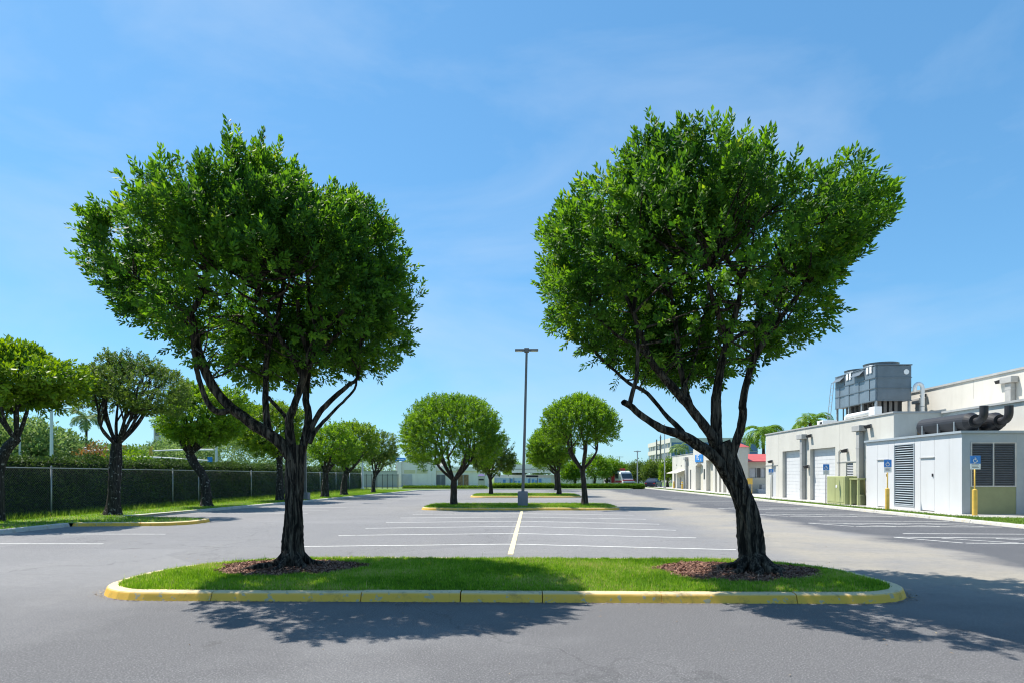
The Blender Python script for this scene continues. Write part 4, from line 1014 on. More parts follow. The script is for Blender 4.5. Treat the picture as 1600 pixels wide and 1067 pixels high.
fence = thing("chain_link_fence", "galvanised chain-link fence with top rail in front of the long hedge", "fence", (-20, 26.6, .1))
FX = -20.0
post_y = [12, 17, 21.8, 26.2, 30.6, 35.3, 38.1, 45.4, 50.5, 55.6, 60.5, 65.5, 70.5, 75.5]
for y in post_y:
    o = MB().tube([(FX, y, .0), (FX, y, 2.12)], .035, 8).build("post", M_GALV, fence, smooth=True)
    MB().tube([(FX, y, 2.12), (FX, y, 2.15), (FX, y, 2.19)], [.04, .038, .012], 8).build("post_cap", M_GALV, o)
for a, b in zip(post_y[:-1], post_y[1:]):
    MB().tube([(FX + .01, a, 2.08), (FX + .01, b, 2.08)], .022, 6).build("top_rail", M_GALV, fence, smooth=True)
mb = MB(); sp = .11; H = 1.95; y0, y1 = 12.0, 75.5
for sg in (1, -1):
    y = y0 - H
    while y < y1 + H:
        a, b = (y, y + H) if sg > 0 else (y + H, y)
        za, zb = .12, .12 + H; ya, yb = a, b
        lo, hi = min(ya, yb), max(ya, yb)
        if lo >= y0 and hi <= y1: mb.tube([(FX - .03 + .004 * sg, ya, za), (FX - .03 + .004 * sg, yb, zb)], .0013, 3, cap=False)
        y += sp
mb.build("chain_link_mesh", M_PIPE, fence, kind="stuff")

# lamp post with twin heads on the middle island
def lamp_post(label, x, y, h, base_h=.82, bw=.27, lean=.0, arm=.62, name="lamp_post", z0=.115, heads=True, m=M_POLE, mbase=M_POLEBASE, r0=.085, r1=.065):
    t = thing(name, label, "lamp post", (x, y, z0), "car park lamp posts")
    if base_h: MB().box(x - bw, x + bw, y - bw, y + bw, z0 - .02, z0 + base_h, b=.05).build("concrete_base", mbase, t)
    z1 = z0 + h
    MB().tube([(x, y, z0 + (base_h - .05 if base_h else 0)), (x + lean * .5, y, z0 + h * .5), (x + lean, y, z1)], [r0 * 1.35, (r0 + r1) * .66, r1 * 1.3], 4, rot=math.pi / 4).build("pole", m, t)
    xx = x + lean
    if heads:
        MB().box(xx - .13, xx + .13, y - .13, y + .13, z1 - .02, z1 + .20, b=.02).build("bracket", m, t)
        for s in (-1, 1):
            hd = MB().box(min(xx + s * .13, xx + s * arm), max(xx + s * .13, xx + s * arm), y - .16, y + .16, z1 + .05, z1 + .14, b=.02).build("lamp_head", m, t)
            MB().box(min(xx + s * .24, xx + s * (arm - .05)), max(xx + s * .24, xx + s * (arm - .05)), y - .13, y + .13, z1 + .035, z1 + .049).build("lens", M_LAMP, hd)
    return t
p = XY(817, 34.2)
lamp_post("tall grey lamp post with twin flat heads on the middle traffic island", p[0], p[1], 8.25, lean=.20)
p = XY(477, 44); lamp_post("lamp post half hidden behind the upright shade tree's crown", p[0], p[1], 10.3, base_h=.5)
p = XY(996, 92); lamp_post("distant T-headed lamp post beyond the low hedge", p[0], p[1], 5.1, base_h=.0, arm=.5, z0=.1, m=M_GALV, r0=.09, r1=.07)
p = XY(968, 150); lamp_post("faint twin-headed lamp post far off above the van", p[0], p[1], 6.2, base_h=0, arm=.9, z0=-.06, m=M_GALV)

def mast(name, label, cat, px, d, ytop, r0, r1, m, z0=-.06, extra=None, group=None):
    x, y = XY(px, d); z1 = CAM_H + (HOR - ytop) / 1000 * d; t = thing(name, label, cat, (x, y, z0), group)
    MB().tube([(x, y, z0), (x, y, z0 + .25), (x, y, z0 + .26), (x, y, z1)], [r0 * 2.2, r0 * 2.2, r0, r1], 10).build("shaft", m, t, smooth=False)
    MB().tube([(x, y, z1), (x, y, z1 + .06), (x, y, z1 + .12)], [r1 * 1.3, r1 * 1.2, .005], 10).build("cap", m, t)
    return t, x, y, z1
mast("utility_pole", "slim pale pole beside the shop building's far corner", "pole", 1038.5, 88, 662, .085, .055, M_GALV, .1)
mast("white_post", "white post beside the farthest fence tree", "post", 566.5, 74, 706, .12, .09, M_WPOLE, .1)
G_ST = "street masts behind the hedge"
t, x, y, z1 = mast("street_light", "white street light mast with side arm behind the hedge, left of the thin palm", "street light", 80.5, 46, 612, .13, .09, M_WPOLE, group=G_ST)
MB().tube([(x, y, z1 - 1.2), (x + .6, y, z1 - 1.16), (x + 1.15, y, z1 - 1.16)], .03, 6).build("arm", M_WPOLE, t)
MB().box(x + 1.05, x + 1.6, y - .12, y + .12, z1 - 1.22, z1 - 1.12, b=.02).build("lamp_head", M_GALV, t)
mast("white_post", "white post rising above the hedge near the left picture edge", "post", 31, 48, 662, .09, .07, M_WPOLE, group=G_ST)
def signal(label, px, d, ytop, px_end, y_end, sign=False):
    t, x, y, z1 = mast("traffic_mast", label, "traffic mast", px, d, ytop, .14, .11, M_WPOLE, group=G_ST)
    e = at(px_end, y_end, d); MB().tube([(x, y, z1 - .25), tuple(np.array((x, y, z1 - .25)) * .5 + e * .5 + np.array((0, 0, .05))), tuple(e)], [.10, .085, .06], 8).build("arm", M_WPOLE, t)
    if sign:
        MB().box(e[0] - .1, e[0] + .35, e[1] - .03, e[1] + .02, e[2] - .12, e[2] + .35).build("street_sign", M_BLUE, t)
    else:
        MB().box(e[0] - .14, e[0] + .14, e[1] - .12, e[1] + .12, e[2] - .45, e[2] + .4, b=.03).build("signal_head", M_YELLOW, t)
signal("short white traffic mast above the hedge under the thin palm", 133, 55, 700, 195, 702)
signal("white traffic mast with arm reaching left, above the hedge behind the forked fence tree", 338, 58, 698, 236, 704)
signal("white traffic mast whose arm carries a small blue street sign", 184, 60, 708, 326, 719, True)

# signs behind the railing gate
def board_sign(label, px0, px1, y0, y1, d, m, letters=False, side=0):
    a, b = at(px0, y1, d), at(px1, y0, d); x = a[0] + .15 if side == 0 else b[0] - .15; t = thing("roadside_sign", label, "sign", (x, a[1], -.06))
    MB().tube([(x, a[1] + .12, -.06), (x, a[1] + .12, b[2] - .05)], .06, 8).build("post", M_GALV, t)
    o = MB().box(a[0], b[0], a[1] - .03, a[1] + .05, a[2], b[2], b=.01).build("panel", m, t)
    if letters:
        w = b[0] - a[0]; h = b[2] - a[2]
        for k in range(4): MB().box(a[0] + w * (.18 + .17 * k), a[0] + w * (.28 + .17 * k), a[1] - .036, a[1] - .031, a[2] + h * .35, a[2] + h * .65).build("lettering", M_SIGNW, o)
board_sign("green square sign above the railing gate", 609, 617, 709, 716.5, 97, M_GREEN)
board_sign("blue oblong sign beside the green one, above the white column", 617.5, 634, 714.5, 719.5, 98, M_BLUE, True)

# ================================================================== RIGHT: GARAGE BUILDING
FXW = 19.1
def wY(px, X=FXW): return onX(px, HOR, X)[1]
def wZ(px, py, X=FXW): return onX(px, py, X)[2]

def wall_openings(mb, X, thick, y0, y1, z0, z1, ops):
    """wall slab in the plane x=X (outer face towards -x) with rectangular openings (ya,yb,za,zb)"""
    ys = sorted({y0, y1, *[v for o in ops for v in o[:2]]}); zs = sorted({z0, z1, *[v for o in ops for v in o[2:]]})
    ys = [v for v in ys if y0 <= v <= y1]; zs = [v for v in zs if z0 <= v <= z1]
    for a, b in zip(ys[:-1], ys[1:]):
        run = None
        for c, d in zip(zs[:-1], zs[1:]):
            cy, cz = (a + b) / 2, (c + d) / 2
            if any(o[0] < cy < o[1] and o[2] < cz < o[3] for o in ops):
                if run: mb.box(X, X + thick, a, b, *run); run = None
            else: run = (run[0], d) if run else (c, d)
        if run: mb.box(X, X + thick, a, b, *run)

Z0 = .10; TOP = 5.05
gar = thing("garage_building", "pale grey flat-roofed service building with two white roller doors", "building", (FXW, 43, Z0))
Yn, Yf = 34.2, wY(1196.5)
d1 = (wY(1253.5), wY(1222.7), Z0, wZ(1240, 703)); d2 = (wY(1305), wY(1265.8), Z0, wZ(1285, 699.5)); pd = (wY(1212.3), wY(1205.6), Z0, wZ(1209, 727)); lv_ = (wY(1333), wY(1321.7), wZ(1327, 745), wZ(1327, 722))
joints = [Yn, wY(1312.2), wY(1258.8), wY(1216), Yf]
for a, b in zip(joints[:-1], joints[1:]):
    mb = MB(); ops = [o for o in (d1, d2, pd, lv_) if a - .01 <= o[0] and o[1] <= b + .01]
    wall_openings(mb, FXW, .35, a + .012, b - .012, Z0, TOP, ops); mb.build("wall_panel", M_STUCCO_G, gar)
MB().box(FXW + .36, 32, Yn + .01, Yf - .01, Z0, TOP - .12).build("building_mass", M_STUCCO_G, gar)
MB().box(FXW, 21.6, Yn - .06, Yn, Z0, TOP - .004).build("end_wall", M_STUCCO_G, gar)
# set-back wall towards the viewer
MB().box(21.6, 32, 18, Yn - .01, Z0, TOP - .03).build("set_back_wall", M_STUCCO, gar)
bx("coping", M_TRIM, gar, FXW - .06, FXW + .42, Yn - .1, Yf + .05, TOP + .002, TOP + .09)
bx("coping", M_TRIM, gar, FXW + .42, 21.66, Yn - .1, Yn + .3, TOP + .002, TOP + .088)
bx("coping", M_TRIM, gar, 21.5, 21.95, 18, Yn - .11, TOP - .028, TOP + .07)
# roller doors: slatted, set back
for o in (d1, d2):
    g = thing_ = MB().box(FXW + .28, FXW + .345, o[0] + .001, o[1] - .001, Z0, o[3] - .001).build("roller_door", M_DOORW, gar)
    n = 14
    for k in range(n):
        za = Z0 + .02 + (o[3] - Z0 - .04) * k / n; zb = Z0 + .02 + (o[3] - Z0 - .04) * (k + 1) / n
        MB().box(FXW + .262, FXW + .279, o[0] + .04, o[1] - .04, za + .012, zb - .006).build("slat", M_DOORW, g)
    for yy in (o[0], o[1] - .05): MB().box(FXW + .20, FXW + .259, yy + .001, yy + .049, Z0, o[3] - .002).build("guide_rail", M_PIPE, g)
dr = bx("steel_door", M_DOORG, gar, FXW + .10, FXW + .16, pd[0], pd[1], Z0, pd[3])
bx("handle", M_TRIM, dr, FXW + .06, FXW + .099, pd[0] + .1, pd[0] + .22, 1.1, 1.14)
bx("lintel_strip", M_TRIM, gar, FXW - .03, FXW - .001, wY(1216) + .05, Yf, pd[3] + .02, pd[3] + .07)
bx("lintel_strip", M_TRIM, gar, FXW - .03, FXW - .001, Yn + .3, wY(1308), lv_[3] + .03, lv_[3] + .08)
lw = bx("louvre_window", M_SCREEN, gar, FXW + .2, FXW + .26, lv_[0], lv_[1], lv_[2], lv_[3])
for k in range(9):
    z = lv_[2] + (lv_[3] - lv_[2]) * (k + .5) / 9
    MB().add([(FXW + .05, lv_[0] + .01, z - .05), (FXW + .05, lv_[1] - .01, z - .05), (FXW + .17, lv_[1] - .01, z + .04), (FXW + .17, lv_[0] + .01, z + .04), (FXW + .05, lv_[0] + .01, z - .035), (FXW + .05, lv_[1] - .01, z - .035), (FXW + .17, lv_[1] - .01, z + .055), (FXW + .17, lv_[0] + .01, z + .055)],
             [(0, 1, 2, 3), (7, 6, 5, 4), (0, 4, 5, 1), (2, 6, 7, 3), (1, 5, 6, 2), (0, 3, 7, 4)]).build("slat", M_DOORG, lw)
def downpipe(X, y, z1, parent, zb=Z0, w=.17):
    o = MB().box(X - .30, X - .02, y - w, y + w, zb, z1 - .35, b=.02).build("downpipe", M_PIPE, parent)
    MB().box(X - .42, X - .01, y - .42, y + .45, z1 - .345, z1, b=.03).build("rain_head", M_PIPE, o)
    for k in range(3):
        z = zb + (z1 - zb) * (.15 + .28 * k); MB().box(X - .31, X - .012, y - w - .03, y + w + .03, z, z + .05).build("strap", M_TRIM, o)
    return o
downpipe(FXW, wY(1257.8), wZ(1258, 678), gar); downpipe(FXW, wY(1348), wZ(1348, 664), gar)
def wall_light(X, y, z, parent):
    o = MB().box(X - .10, X - .004, y - .09, y + .09, z - .1, z + .12, b=.01).build("wall_light", M_TRIM, parent)
    MB().add([(X - .10, y - .16, z + .10), (X - .10, y + .16, z + .10), (X - .34, y + .16, z + .02), (X - .34, y - .16, z + .02), (X - .10, y - .16, z - .12), (X - .10, y + .16, z - .12), (X - .26, y + .16, z - .14), (X - .26, y - .16, z - .14)],
             [(0, 1, 2, 3), (4, 7, 6, 5), (0, 3, 7, 4), (1, 5, 6, 2), (3, 2, 6, 7), (0, 4, 5, 1)]).build("shade", M_BLACKM, o)
wall_light(FXW, wY(1207), wZ(1207, 720), gar); wall_light(FXW, wY(1324), wZ(1324, 703), gar)
wall_light(FXW, wY(1268), wZ(1268, 680), gar); wall_light(FXW, wY(1361), wZ(1361, 665), gar); wall_light(FXW, wY(1264), wZ(1264, 728), gar)
MB().tube([(FXW - .05, wY(1312), .2), (FXW - .05, wY(1312), wZ(1312, 705)), (FXW - .05, wY(1314.5), wZ(1313, 702))], .03, 6).build("conduit", M_TRIM, gar)

# taller hall behind
XH = 26.5
hall = thing("tall_hall", "tall white blank-walled hall rising behind the garage building", "building", (XH, 35, TOP))
HT = wZ(1600, 576, XH)
mb = MB(); js = [16, 24, 31.5, 39, 47]
for a, b in zip(js[:-1], js[1:]): MB().box(XH, XH + .3, a + .01, b - .01, TOP - .4, HT).build("wall_panel", M_STUCCO, hall)
MB().box(XH + .31, 44, 16, 47, TOP - .4, HT - .15).build("building_mass", M_STUCCO, hall)
bx("coping", M_TRIM, hall, XH - .08, XH + .5, 15.9, 47.1, HT + .002, HT + .12)
downpipe(XH, wY(1583, XH), wZ(1583, 588, XH), hall, TOP - .3, .22); downpipe(XH, wY(1440, XH), wZ(1440, 622, XH), hall, TOP - .3, .22)
wall_light(XH, wY(1447, XH), wZ(1447, 617, XH), hall); wall_light(XH, wY(1566, XH), wZ(1566, 595, XH), hall)
bx("raised_panel", M_STUCCO, hall, XH - .04, XH - .001, wY(1571, XH), wY(1502, XH), TOP - .3, wZ(1535, 620, XH))
bx("roof_vent", M_TRIM, hall, XH + 1.5, XH + 3.5, wY(1522, XH), wY(1482, XH), HT - .2, HT + .35)
bx("roof_vent", M_TRIM, hall, XH + 1.0, XH + 2.2, wY(1458, XH) , wY(1440, XH), HT - .2, HT + .3)

# generator enclosure
GX = 18.4; gY0 = onX(1503, HOR, GX)[1]; gY1 = onX(1353.5, HOR, GX)[1]; GT = onX(1503, 676, GX)[2]; GX1 = 21.25
gen = thing("generator_enclosure", "white and blue-grey steel generator enclosure with louvre column by the sidewalk", "enclosure", (GX, gY0, .12))
gy = lambda px: onX(px, HOR, GX)[1]
lo_ = (gy(1429), gy(1397.5), onX(1413, 790, GX)[2], onX(1413, 693, GX)[2])
dA = (gy(1460), gy(1438.5)); dB = (gy(1388), gy(1371)); dz = onX(1449, 715, GX)[2]
edges = sorted([gY0, gy(1483), dA[0], dA[1], lo_[0], lo_[1], dB[0], dB[1], gY1])
for a, b in zip(edges[:-1], edges[1:]):
    if abs(a - lo_[0]) < .01:
        mb = MB(); wall_openings(mb, GX, .08, a + .006, b - .006, .12, GT, [(a, b, lo_[2], lo_[3])]); mb.build("wall_panel", M_PANELW, gen)
    elif abs(a - dA[0]) < .01 or abs(a - dB[0]) < .01:
        MB().box(GX, GX + .08, a + .006, b - .006, dz + .012, GT).build("wall_panel", M_PANELW, gen)
        dd = MB().box(GX + .004, GX + .08, a + .012, b - .012, .16, dz).build("access_door", M_PANELW, gen)
        MB().box(GX - .05, GX - .002, a - .02, b + .02, dz + .004, dz + .04).build("drip_edge", M_TRIM, dd)
        MB().box(GX - .04, GX + .002, a + .08, a + .14, 1.72, 1.86).build("handle", M_BLACKM, dd)
    else: MB().box(GX, GX + .08, a + .006, b - .006, .12, GT).build("wall_panel", M_PANELW, gen)
MB().box(GX + .09, GX1 - .1, gY0 + .1, gY1 - .02, .12, GT - .02).build("core", M_DARK, gen)
MB().box(GX1 - .09, GX1 + .6, gY0 - .05, gY1, .12, GT - .01).build("side_wall", M_PANELB, gen)
lf = MB(); fr = .05
for a in ((GX - .03, GX + .05, lo_[0], lo_[0] + fr, lo_[2], lo_[3]), (GX - .03, GX + .05, lo_[1] - fr, lo_[1], lo_[2], lo_[3]), (GX - .028, GX + .05, lo_[0] + fr, lo_[1] - fr, lo_[2], lo_[2] + fr), (GX - .028, GX + .05, lo_[0] + fr, lo_[1] - fr, lo_[3] - fr, lo_[3])): lf.box(*a)
lfo = lf.build("louvre_frame", M_PANELB, gen); nS = 26
for k in range(nS):
    z = lo_[2] + fr + (lo_[3] - lo_[2] - 2 * fr) * (k + .5) / nS; ya, yb = lo_[0] + fr + .002, lo_[1] - fr - .002
    MB().add([(GX - .02, ya, z - .035), (GX - .02, yb, z - .035), (GX + .06, yb, z + .022), (GX + .06, ya, z + .022), (GX - .02, ya, z - .028), (GX - .02, yb, z - .028), (GX + .06, yb, z + .03), (GX + .06, ya, z + .03)],
             [(0, 3, 2, 1), (4, 5, 6, 7), (0, 1, 5, 4), (2, 3, 7, 6), (1, 2, 6, 5), (0, 4, 7, 3)]).build("slat", M_PANELB, lfo)
# front face (towards the viewer): posts, olive base panel, louvred opening
fy = gY0; wl0 = onY(1516, HOR, fy)[0]; wl1 = onY(1588, HOR, fy)[0]; wz0 = onY(1550, 760, fy)[2]; wz1 = onY(1550, 690, fy)[2]
MB().box(GX + .002, wl0, fy - .002, fy + .09, .12, GT - .003).build("corner_post", M_PANELB, gen)
MB().box(wl1, GX1 - .1, fy - .002, fy + .09, .12, GT - .003).build("corner_post", M_PANELB, gen)
MB().box(wl0 + .002, wl1 - .002, fy, fy + .09, wz1, GT - .004).build("header_panel", M_PANELB, gen)
MB().box(wl0 + .002, wl1 - .002, fy + .02, fy + .09, .12, wz0 - .004).build("base_panel", M_OLIVE_SHADED, gen)
wf = MB()
for a in ((wl0 + .003, wl0 + .07, wz0, wz1 - .004), (wl1 - .07, wl1 - .003, wz0, wz1 - .004), ((wl0 + wl1) / 2 - .03, (wl0 + wl1) / 2 + .03, wz0 + .051, wz1 - .056)): wf.box(a[0], a[1], fy - .02, fy + .06, a[2], a[3])
wf.box(wl0 + .071, wl1 - .071, fy - .018, fy + .06, wz0, wz0 + .05); wf.box(wl0 + .071, wl1 - .071, fy - .018, fy + .06, wz1 - .055, wz1 - .004)
wfo = wf.build("intake_frame", M_GALV, gen); nS = 24
for h in ((wl0 + .072, (wl0 + wl1) / 2 - .031), ((wl0 + wl1) / 2 + .031, wl1 - .072)):
    for k in range(nS):
        z = wz0 + .055 + (wz1 - wz0 - .11) * (k + .5) / nS
        MB().add([(h[0], fy, z - .03), (h[1], fy, z - .03), (h[1], fy + .07, z + .025), (h[0], fy + .07, z + .025), (h[0], fy, z - .022), (h[1], fy, z - .022), (h[1], fy + .07, z + .033), (h[0], fy + .07, z + .033)],
                 [(0, 3, 2, 1), (4, 5, 6, 7), (0, 1, 5, 4), (2, 3, 7, 6), (1, 2, 6, 5), (0, 4, 7, 3)]).build("slat", M_SCREEN, wfo)
bx("roof", M_PANELB, gen, GX - .10, GX1 + .65, fy - .10, gY1 + .05, GT + .002, GT + .10)
# silencers on the enclosure roof
def silencer(label, X, ya, yb, r, zc):
    t = thing("exhaust_silencer", label, "silencer", (X, (ya + yb) / 2, GT + .1), "exhaust silencers on the enclosure roof")
    MB().tube([(X, yb + .12, zc), (X, yb, zc), (X, ya, zc), (X, ya - .22, zc)], [r * .75, r, r, r * .62], 24).build("drum", M_BLACKM, t, smooth=False)
    zt = zc + r * .9 + .25; pr = r * .40
    pts = [(X, ya - .1, zc), (X, ya - .45, zc)] + [(X, ya - .45 - .32 * math.sin(a), zc + .32 * (1 - math.cos(a))) for a in np.linspace(.2, math.pi / 2, 6)] + [(X, ya - .77, zt)]
    MB().tube(pts, pr, 14).build("exhaust_elbow", M_BLACKM, t); MB().tube([(X, ya - .20, zc), (X, ya - .27, zc)], r * .72, 20).build("flange", M_BLACKM, t)
    for y in (ya + .5, (ya + yb) / 2, yb - .5):
        MB().box(X - r * .8, X + r * .8, y - .05, y + .05, GT + .1, zc - r * .55).build("saddle", M_BLACKM, t)
        MB().box(X - r - .03, X - r + .01, y - .03, y + .03, GT + .1, zc + .05).build("strap", M_GALV, t)
zc = GT + .1 + .46
silencer("near black exhaust silencer with elbow pipe on the enclosure roof", 19.45, onX(1518, HOR, 19.45)[1], onX(1445, HOR, 19.45)[1], .41, zc)
silencer("farther black exhaust silencer behind the first on the enclosure roof", 20.45, onX(1556, HOR, 20.45)[1], onX(1500, HOR, 20.45)[1], .41, zc)

# olive transformer boxes
tx = thing("transformer_cabinet", "olive green transformer cabinet on the sidewalk by the roller doors", "cabinet", (17.85, 37.8, .125))
MB().box(17.85, 18.55, 36.8, 39.0, .125, 1.74, b=.03).build("body", M_OLIVE, tx); MB().box(17.83, 17.848, 37.95, 38.9, .25, 1.66).build("door", M_OLIVE, tx); MB().box(17.83, 17.848, 36.9, 37.9, .25, 1.66).build("door", M_OLIVE, tx)
MB().tube([(17.815, 37.75, 1.15), (17.829, 37.75, 1.15)], .09, 14).build("round_label", M_SIGNW, tx)
cb = thing("open_cabinet", "open olive frame cabinet with dark inside beside the transformer", "cabinet", (18.6, 36.2, .125))
for a in ((18.05, 18.15, 35.75, 35.85), (18.75, 18.85, 35.75, 35.85), (18.05, 18.15, 36.55, 36.65), (18.75, 18.85, 36.55, 36.65)): MB().box(*a, .125, 1.55).build("post", M_OLIVE, cb)
MB().box(18.03, 18.87, 35.73, 36.67, 1.552, 1.63).build("top", M_OLIVE, cb); MB().box(18.152, 18.748, 36.5, 36.56, .2, 1.55).build("back_panel", M_OLIVE_SHADED, cb); MB().box(18.3, 18.6, 36.0, 36.4, .125, .7, b=.02).build("valve_box", M_OLIVE_SHADED, cb)

# cooling tower on the garage roof
CX0 = 22.6; cy0 = onX(1368, HOR, CX0)[1]; cy1 = onX(1306, HOR, CX0)[1]; CX1 = onY(1423.5, HOR, cy0)[0]; ctop = onX(1368, 570.5, CX0)[2]; cmid = onX(1368, 625, CX0)[2]; cbot = TOP - .12
ct = thing("cooling_tower", "blue-grey steel cooling tower with two fan rings on the garage roof", "cooling tower", (CX0, cy0, cbot))
rows_z = [cmid, cmid + (ctop - cmid) * .36, cmid + (ctop - cmid) * .66, ctop]
for r in range(3):
    nc = 8 if r < 2 else 4
    for k in range(nc):
        a, b = cy0 + (cy1 - cy0) * k / nc, cy0 + (cy1 - cy0) * (k + 1) / nc
        o = MB().box(CX0 - .02 - .03 * (k % 2), CX0 + .1, a + .02, b - .02, rows_z[r] + .03, rows_z[r + 1] - .03).build("casing_panel", M_TOWER_SUNLIT if (r < 2 or k % 2 == 0) else M_TOWER, ct)
        if r == 2 and k in (0, 2):
            for q in (.35, .65): MB().box(CX0 - .085, CX0 - .052, a + (b - a) * q - .12, a + (b - a) * q + .12, rows_z[2] + .35, rows_z[2] + .78).build("emblem", M_SIGNW, o)
        if r == 2 and k in (1, 3):
            MB().add([(CX0 - .06, a + .05, ctop - .15), (CX0 - .06, b - .05, ctop - .15), (CX0 - .34, b - .05, ctop - .42), (CX0 - .34, a + .05, ctop - .42), (CX0 - .06, a + .05, ctop - .12), (CX0 - .06, b - .05, ctop - .12), (CX0 - .34, b - .05, ctop - .39), (CX0 - .34, a + .05, ctop - .39)], [(0, 1, 2, 3), (7, 6, 5, 4), (0, 4, 5, 1), (1, 5, 6, 2), (2, 6, 7, 3), (3, 7, 4, 0)]).build("awning_flap", M_TOWER, o)
    MB().box(CX0 + .1, CX1, cy0 - .03, cy0 + .05, rows_z[r] + .02, rows_z[r + 1] - .02).build("end_panel", (M_TOWER, M_TOWER, M_TOWER)[r], ct)
    MB().box(CX0 - .08, CX0 + .12, cy0 - .05, cy1, rows_z[r] - .03, rows_z[r] + .028).build("girt", M_TOWER, ct)
    MB().box(CX0 + .121, CX1 + .03, cy0 - .07, cy0 + .02, rows_z[r] - .03, rows_z[r] + .018).build("girt", M_TOWER, ct)
MB().box(CX0 + .102, CX1 - .02, cy0 + .052, cy1 - .02, cmid, ctop - .02).build("casing", M_TOWER, ct)
bx("deck", M_TOWER, ct, CX0 - .05, CX1 + .05, cy0 - .08, cy1 + .05, ctop + .002, ctop + .07)
p_ = onY(1417, 577, cy0); MB().tube([(CX1 - .32, cy0 - .034, ctop - .42), (CX1 - .32, cy0 - .05, ctop - .42)], .17, 20).build("round_badge", M_SIGNW, ct)
for yc in (cy0 + (cy1 - cy0) * .27, cy0 + (cy1 - cy0) * .75):
    f = MB().tube([((CX0 + CX1) / 2, yc, ctop + .07), ((CX0 + CX1) / 2, yc, ctop + .2), ((CX0 + CX1) / 2, yc, ctop + .33)], [1.12, 1.05, 1.1], 32).build("fan_ring", M_TOWER, ct)
for x_ in (CX0 + .06, CX1 - .1):
    for k in range(4):
        y_ = cy0 + .06 + (cy1 - cy0 - .16) * k / 3; MB().box(x_ - .06, x_ + .06, y_ - .06, y_ + .06, cbot, cmid - .001).build("leg", M_GALV, ct)
MB().box(CX0 + .5, CX1 - .3, cy0 + .5, cy1 - .5, cbot, cmid - .002).build("basin_core", M_DARK, ct)
for k in range(9): MB().box(CX0 + .3 + .012 * k, CX0 + .36 + .012 * k, cy0 + .35 + k * .6, cy0 + .42 + k * .6, cbot, cmid - .003).build("lath", M_POLE, ct)
for k in range(4): MB().box(CX0 + .35 + k * .35, CX0 + .55 + k * .35, cy0 + .32, cy0 + .36, cbot + .3, cmid - .003).build("lath", M_POLE, ct)
lad = MB(); ly = cy1 + .25
for s in (-.22, .22): lad.tube([(CX0 - .5, ly + s, cbot), (CX0 - .12, ly + s, ctop - .3)], .022, 6)
for k in range(14): t_ = (k + .5) / 14; lad.tube([(CX0 - .5 + .38 * t_, ly - .22, cbot + (ctop - .3 - cbot) * t_), (CX0 - .5 + .38 * t_, ly + .22, cbot + (ctop - .3 - cbot) * t_)], .014, 5)
lad.build("ladder", M_GALV, ct)
# pipes beside the tower
pp = thing("roof_pipe", "white insulated pipe with a gooseneck bend beside the cooling tower", "pipe", (CX1 + .3, cy0 - .3, cbot))
xg = CX1 + .32; zt = onY(1428, 598, cy0)[2]
MB().tube([(xg + .3, cy0 - .2, cbot), (xg + .3, cy0 - .2, zt - .35)] + [(xg + .05 + .25 * math.cos(a), cy0 - .2, zt - .35 + .3 * math.sin(a)) for a in np.linspace(.2, math.pi, 8)] + [(xg - .2, cy0 - .2, zt - .6)], .12, 12).build("riser", M_SIGNW, pp, smooth=True)
for z in (cbot + .5, cbot + 1.3): MB().tube([(xg + .3, cy0 - .2, z), (xg + .3, cy0 - .2, z + .06)], .135, 12).build("clamp", M_TRIM, pp)
hp = thing("roof_pipe", "white horizontal pipe run on the garage roof in front of the cooling tower", "pipe", (21.0, 40, cbot))
ya, yb = onX(1362, HOR, 21.0)[1], onX(1323, HOR, 21.0)[1]; zp = TOP + .62
MB().tube([(21.0, yb, cbot), (21.0, yb, zp - .15), (21.0, yb - .04, zp - .05), (21.0, yb - .15, zp), (21.0, ya, zp)], .16, 12).build("run", M_SIGNW, hp, smooth=True)
for k in range(3): y = ya + (yb - ya) * (.1 + .28 * k); MB().tube([(21.0, y, cbot), (21.0, y, zp - .1)], .05, 8).build("stanchion", M_SIGNW, hp)
MB().box(20.8, 21.25, ya - .7, ya - .02, zp - .25, zp + .28, b=.02).build("valve_box", M_SIGNW, hp)
ru = thing("rooftop_unit", "small pale rooftop unit near the far end of the garage roof", "rooftop unit", (20.2, 50, cbot))
MB().box(20.2, 21.2, wY(1290, 20.4), wY(1281, 20.4), cbot + .2, TOP + .55, b=.03).build("cabinet", M_SIGNW, ru); MB().box(20.182, 20.199, wY(1289, 20.4), wY(1285.5, 20.4), TOP + .1, TOP + .45).build("grille", M_DARK, ru)
for y in (wY(1289, 20.4), wY(1282, 20.4)): MB().box(20.3, 21.1, y - .05, y + .05, cbot, cbot + .199).build("skid", M_GALV, ru)
hr = thing("pipe_bracket", "yellowed hose bracket where the garage wall steps back", "bracket", (20.6, 34.1, 4.0))
MB().tube([(20.5, 34.05, 4.35), (20.5, 33.8, 4.45), (20.5, 33.6, 4.3), (20.5, 33.6, 3.9), (20.5, 33.8, 3.75), (20.5, 34.05, 3.8)], .07, 8).build("loop", M_CREAMYEL, hr); MB().box(20.3, 20.7, 34.06, 34.139, 3.7, 4.5).build("plate", M_RUST, hr)

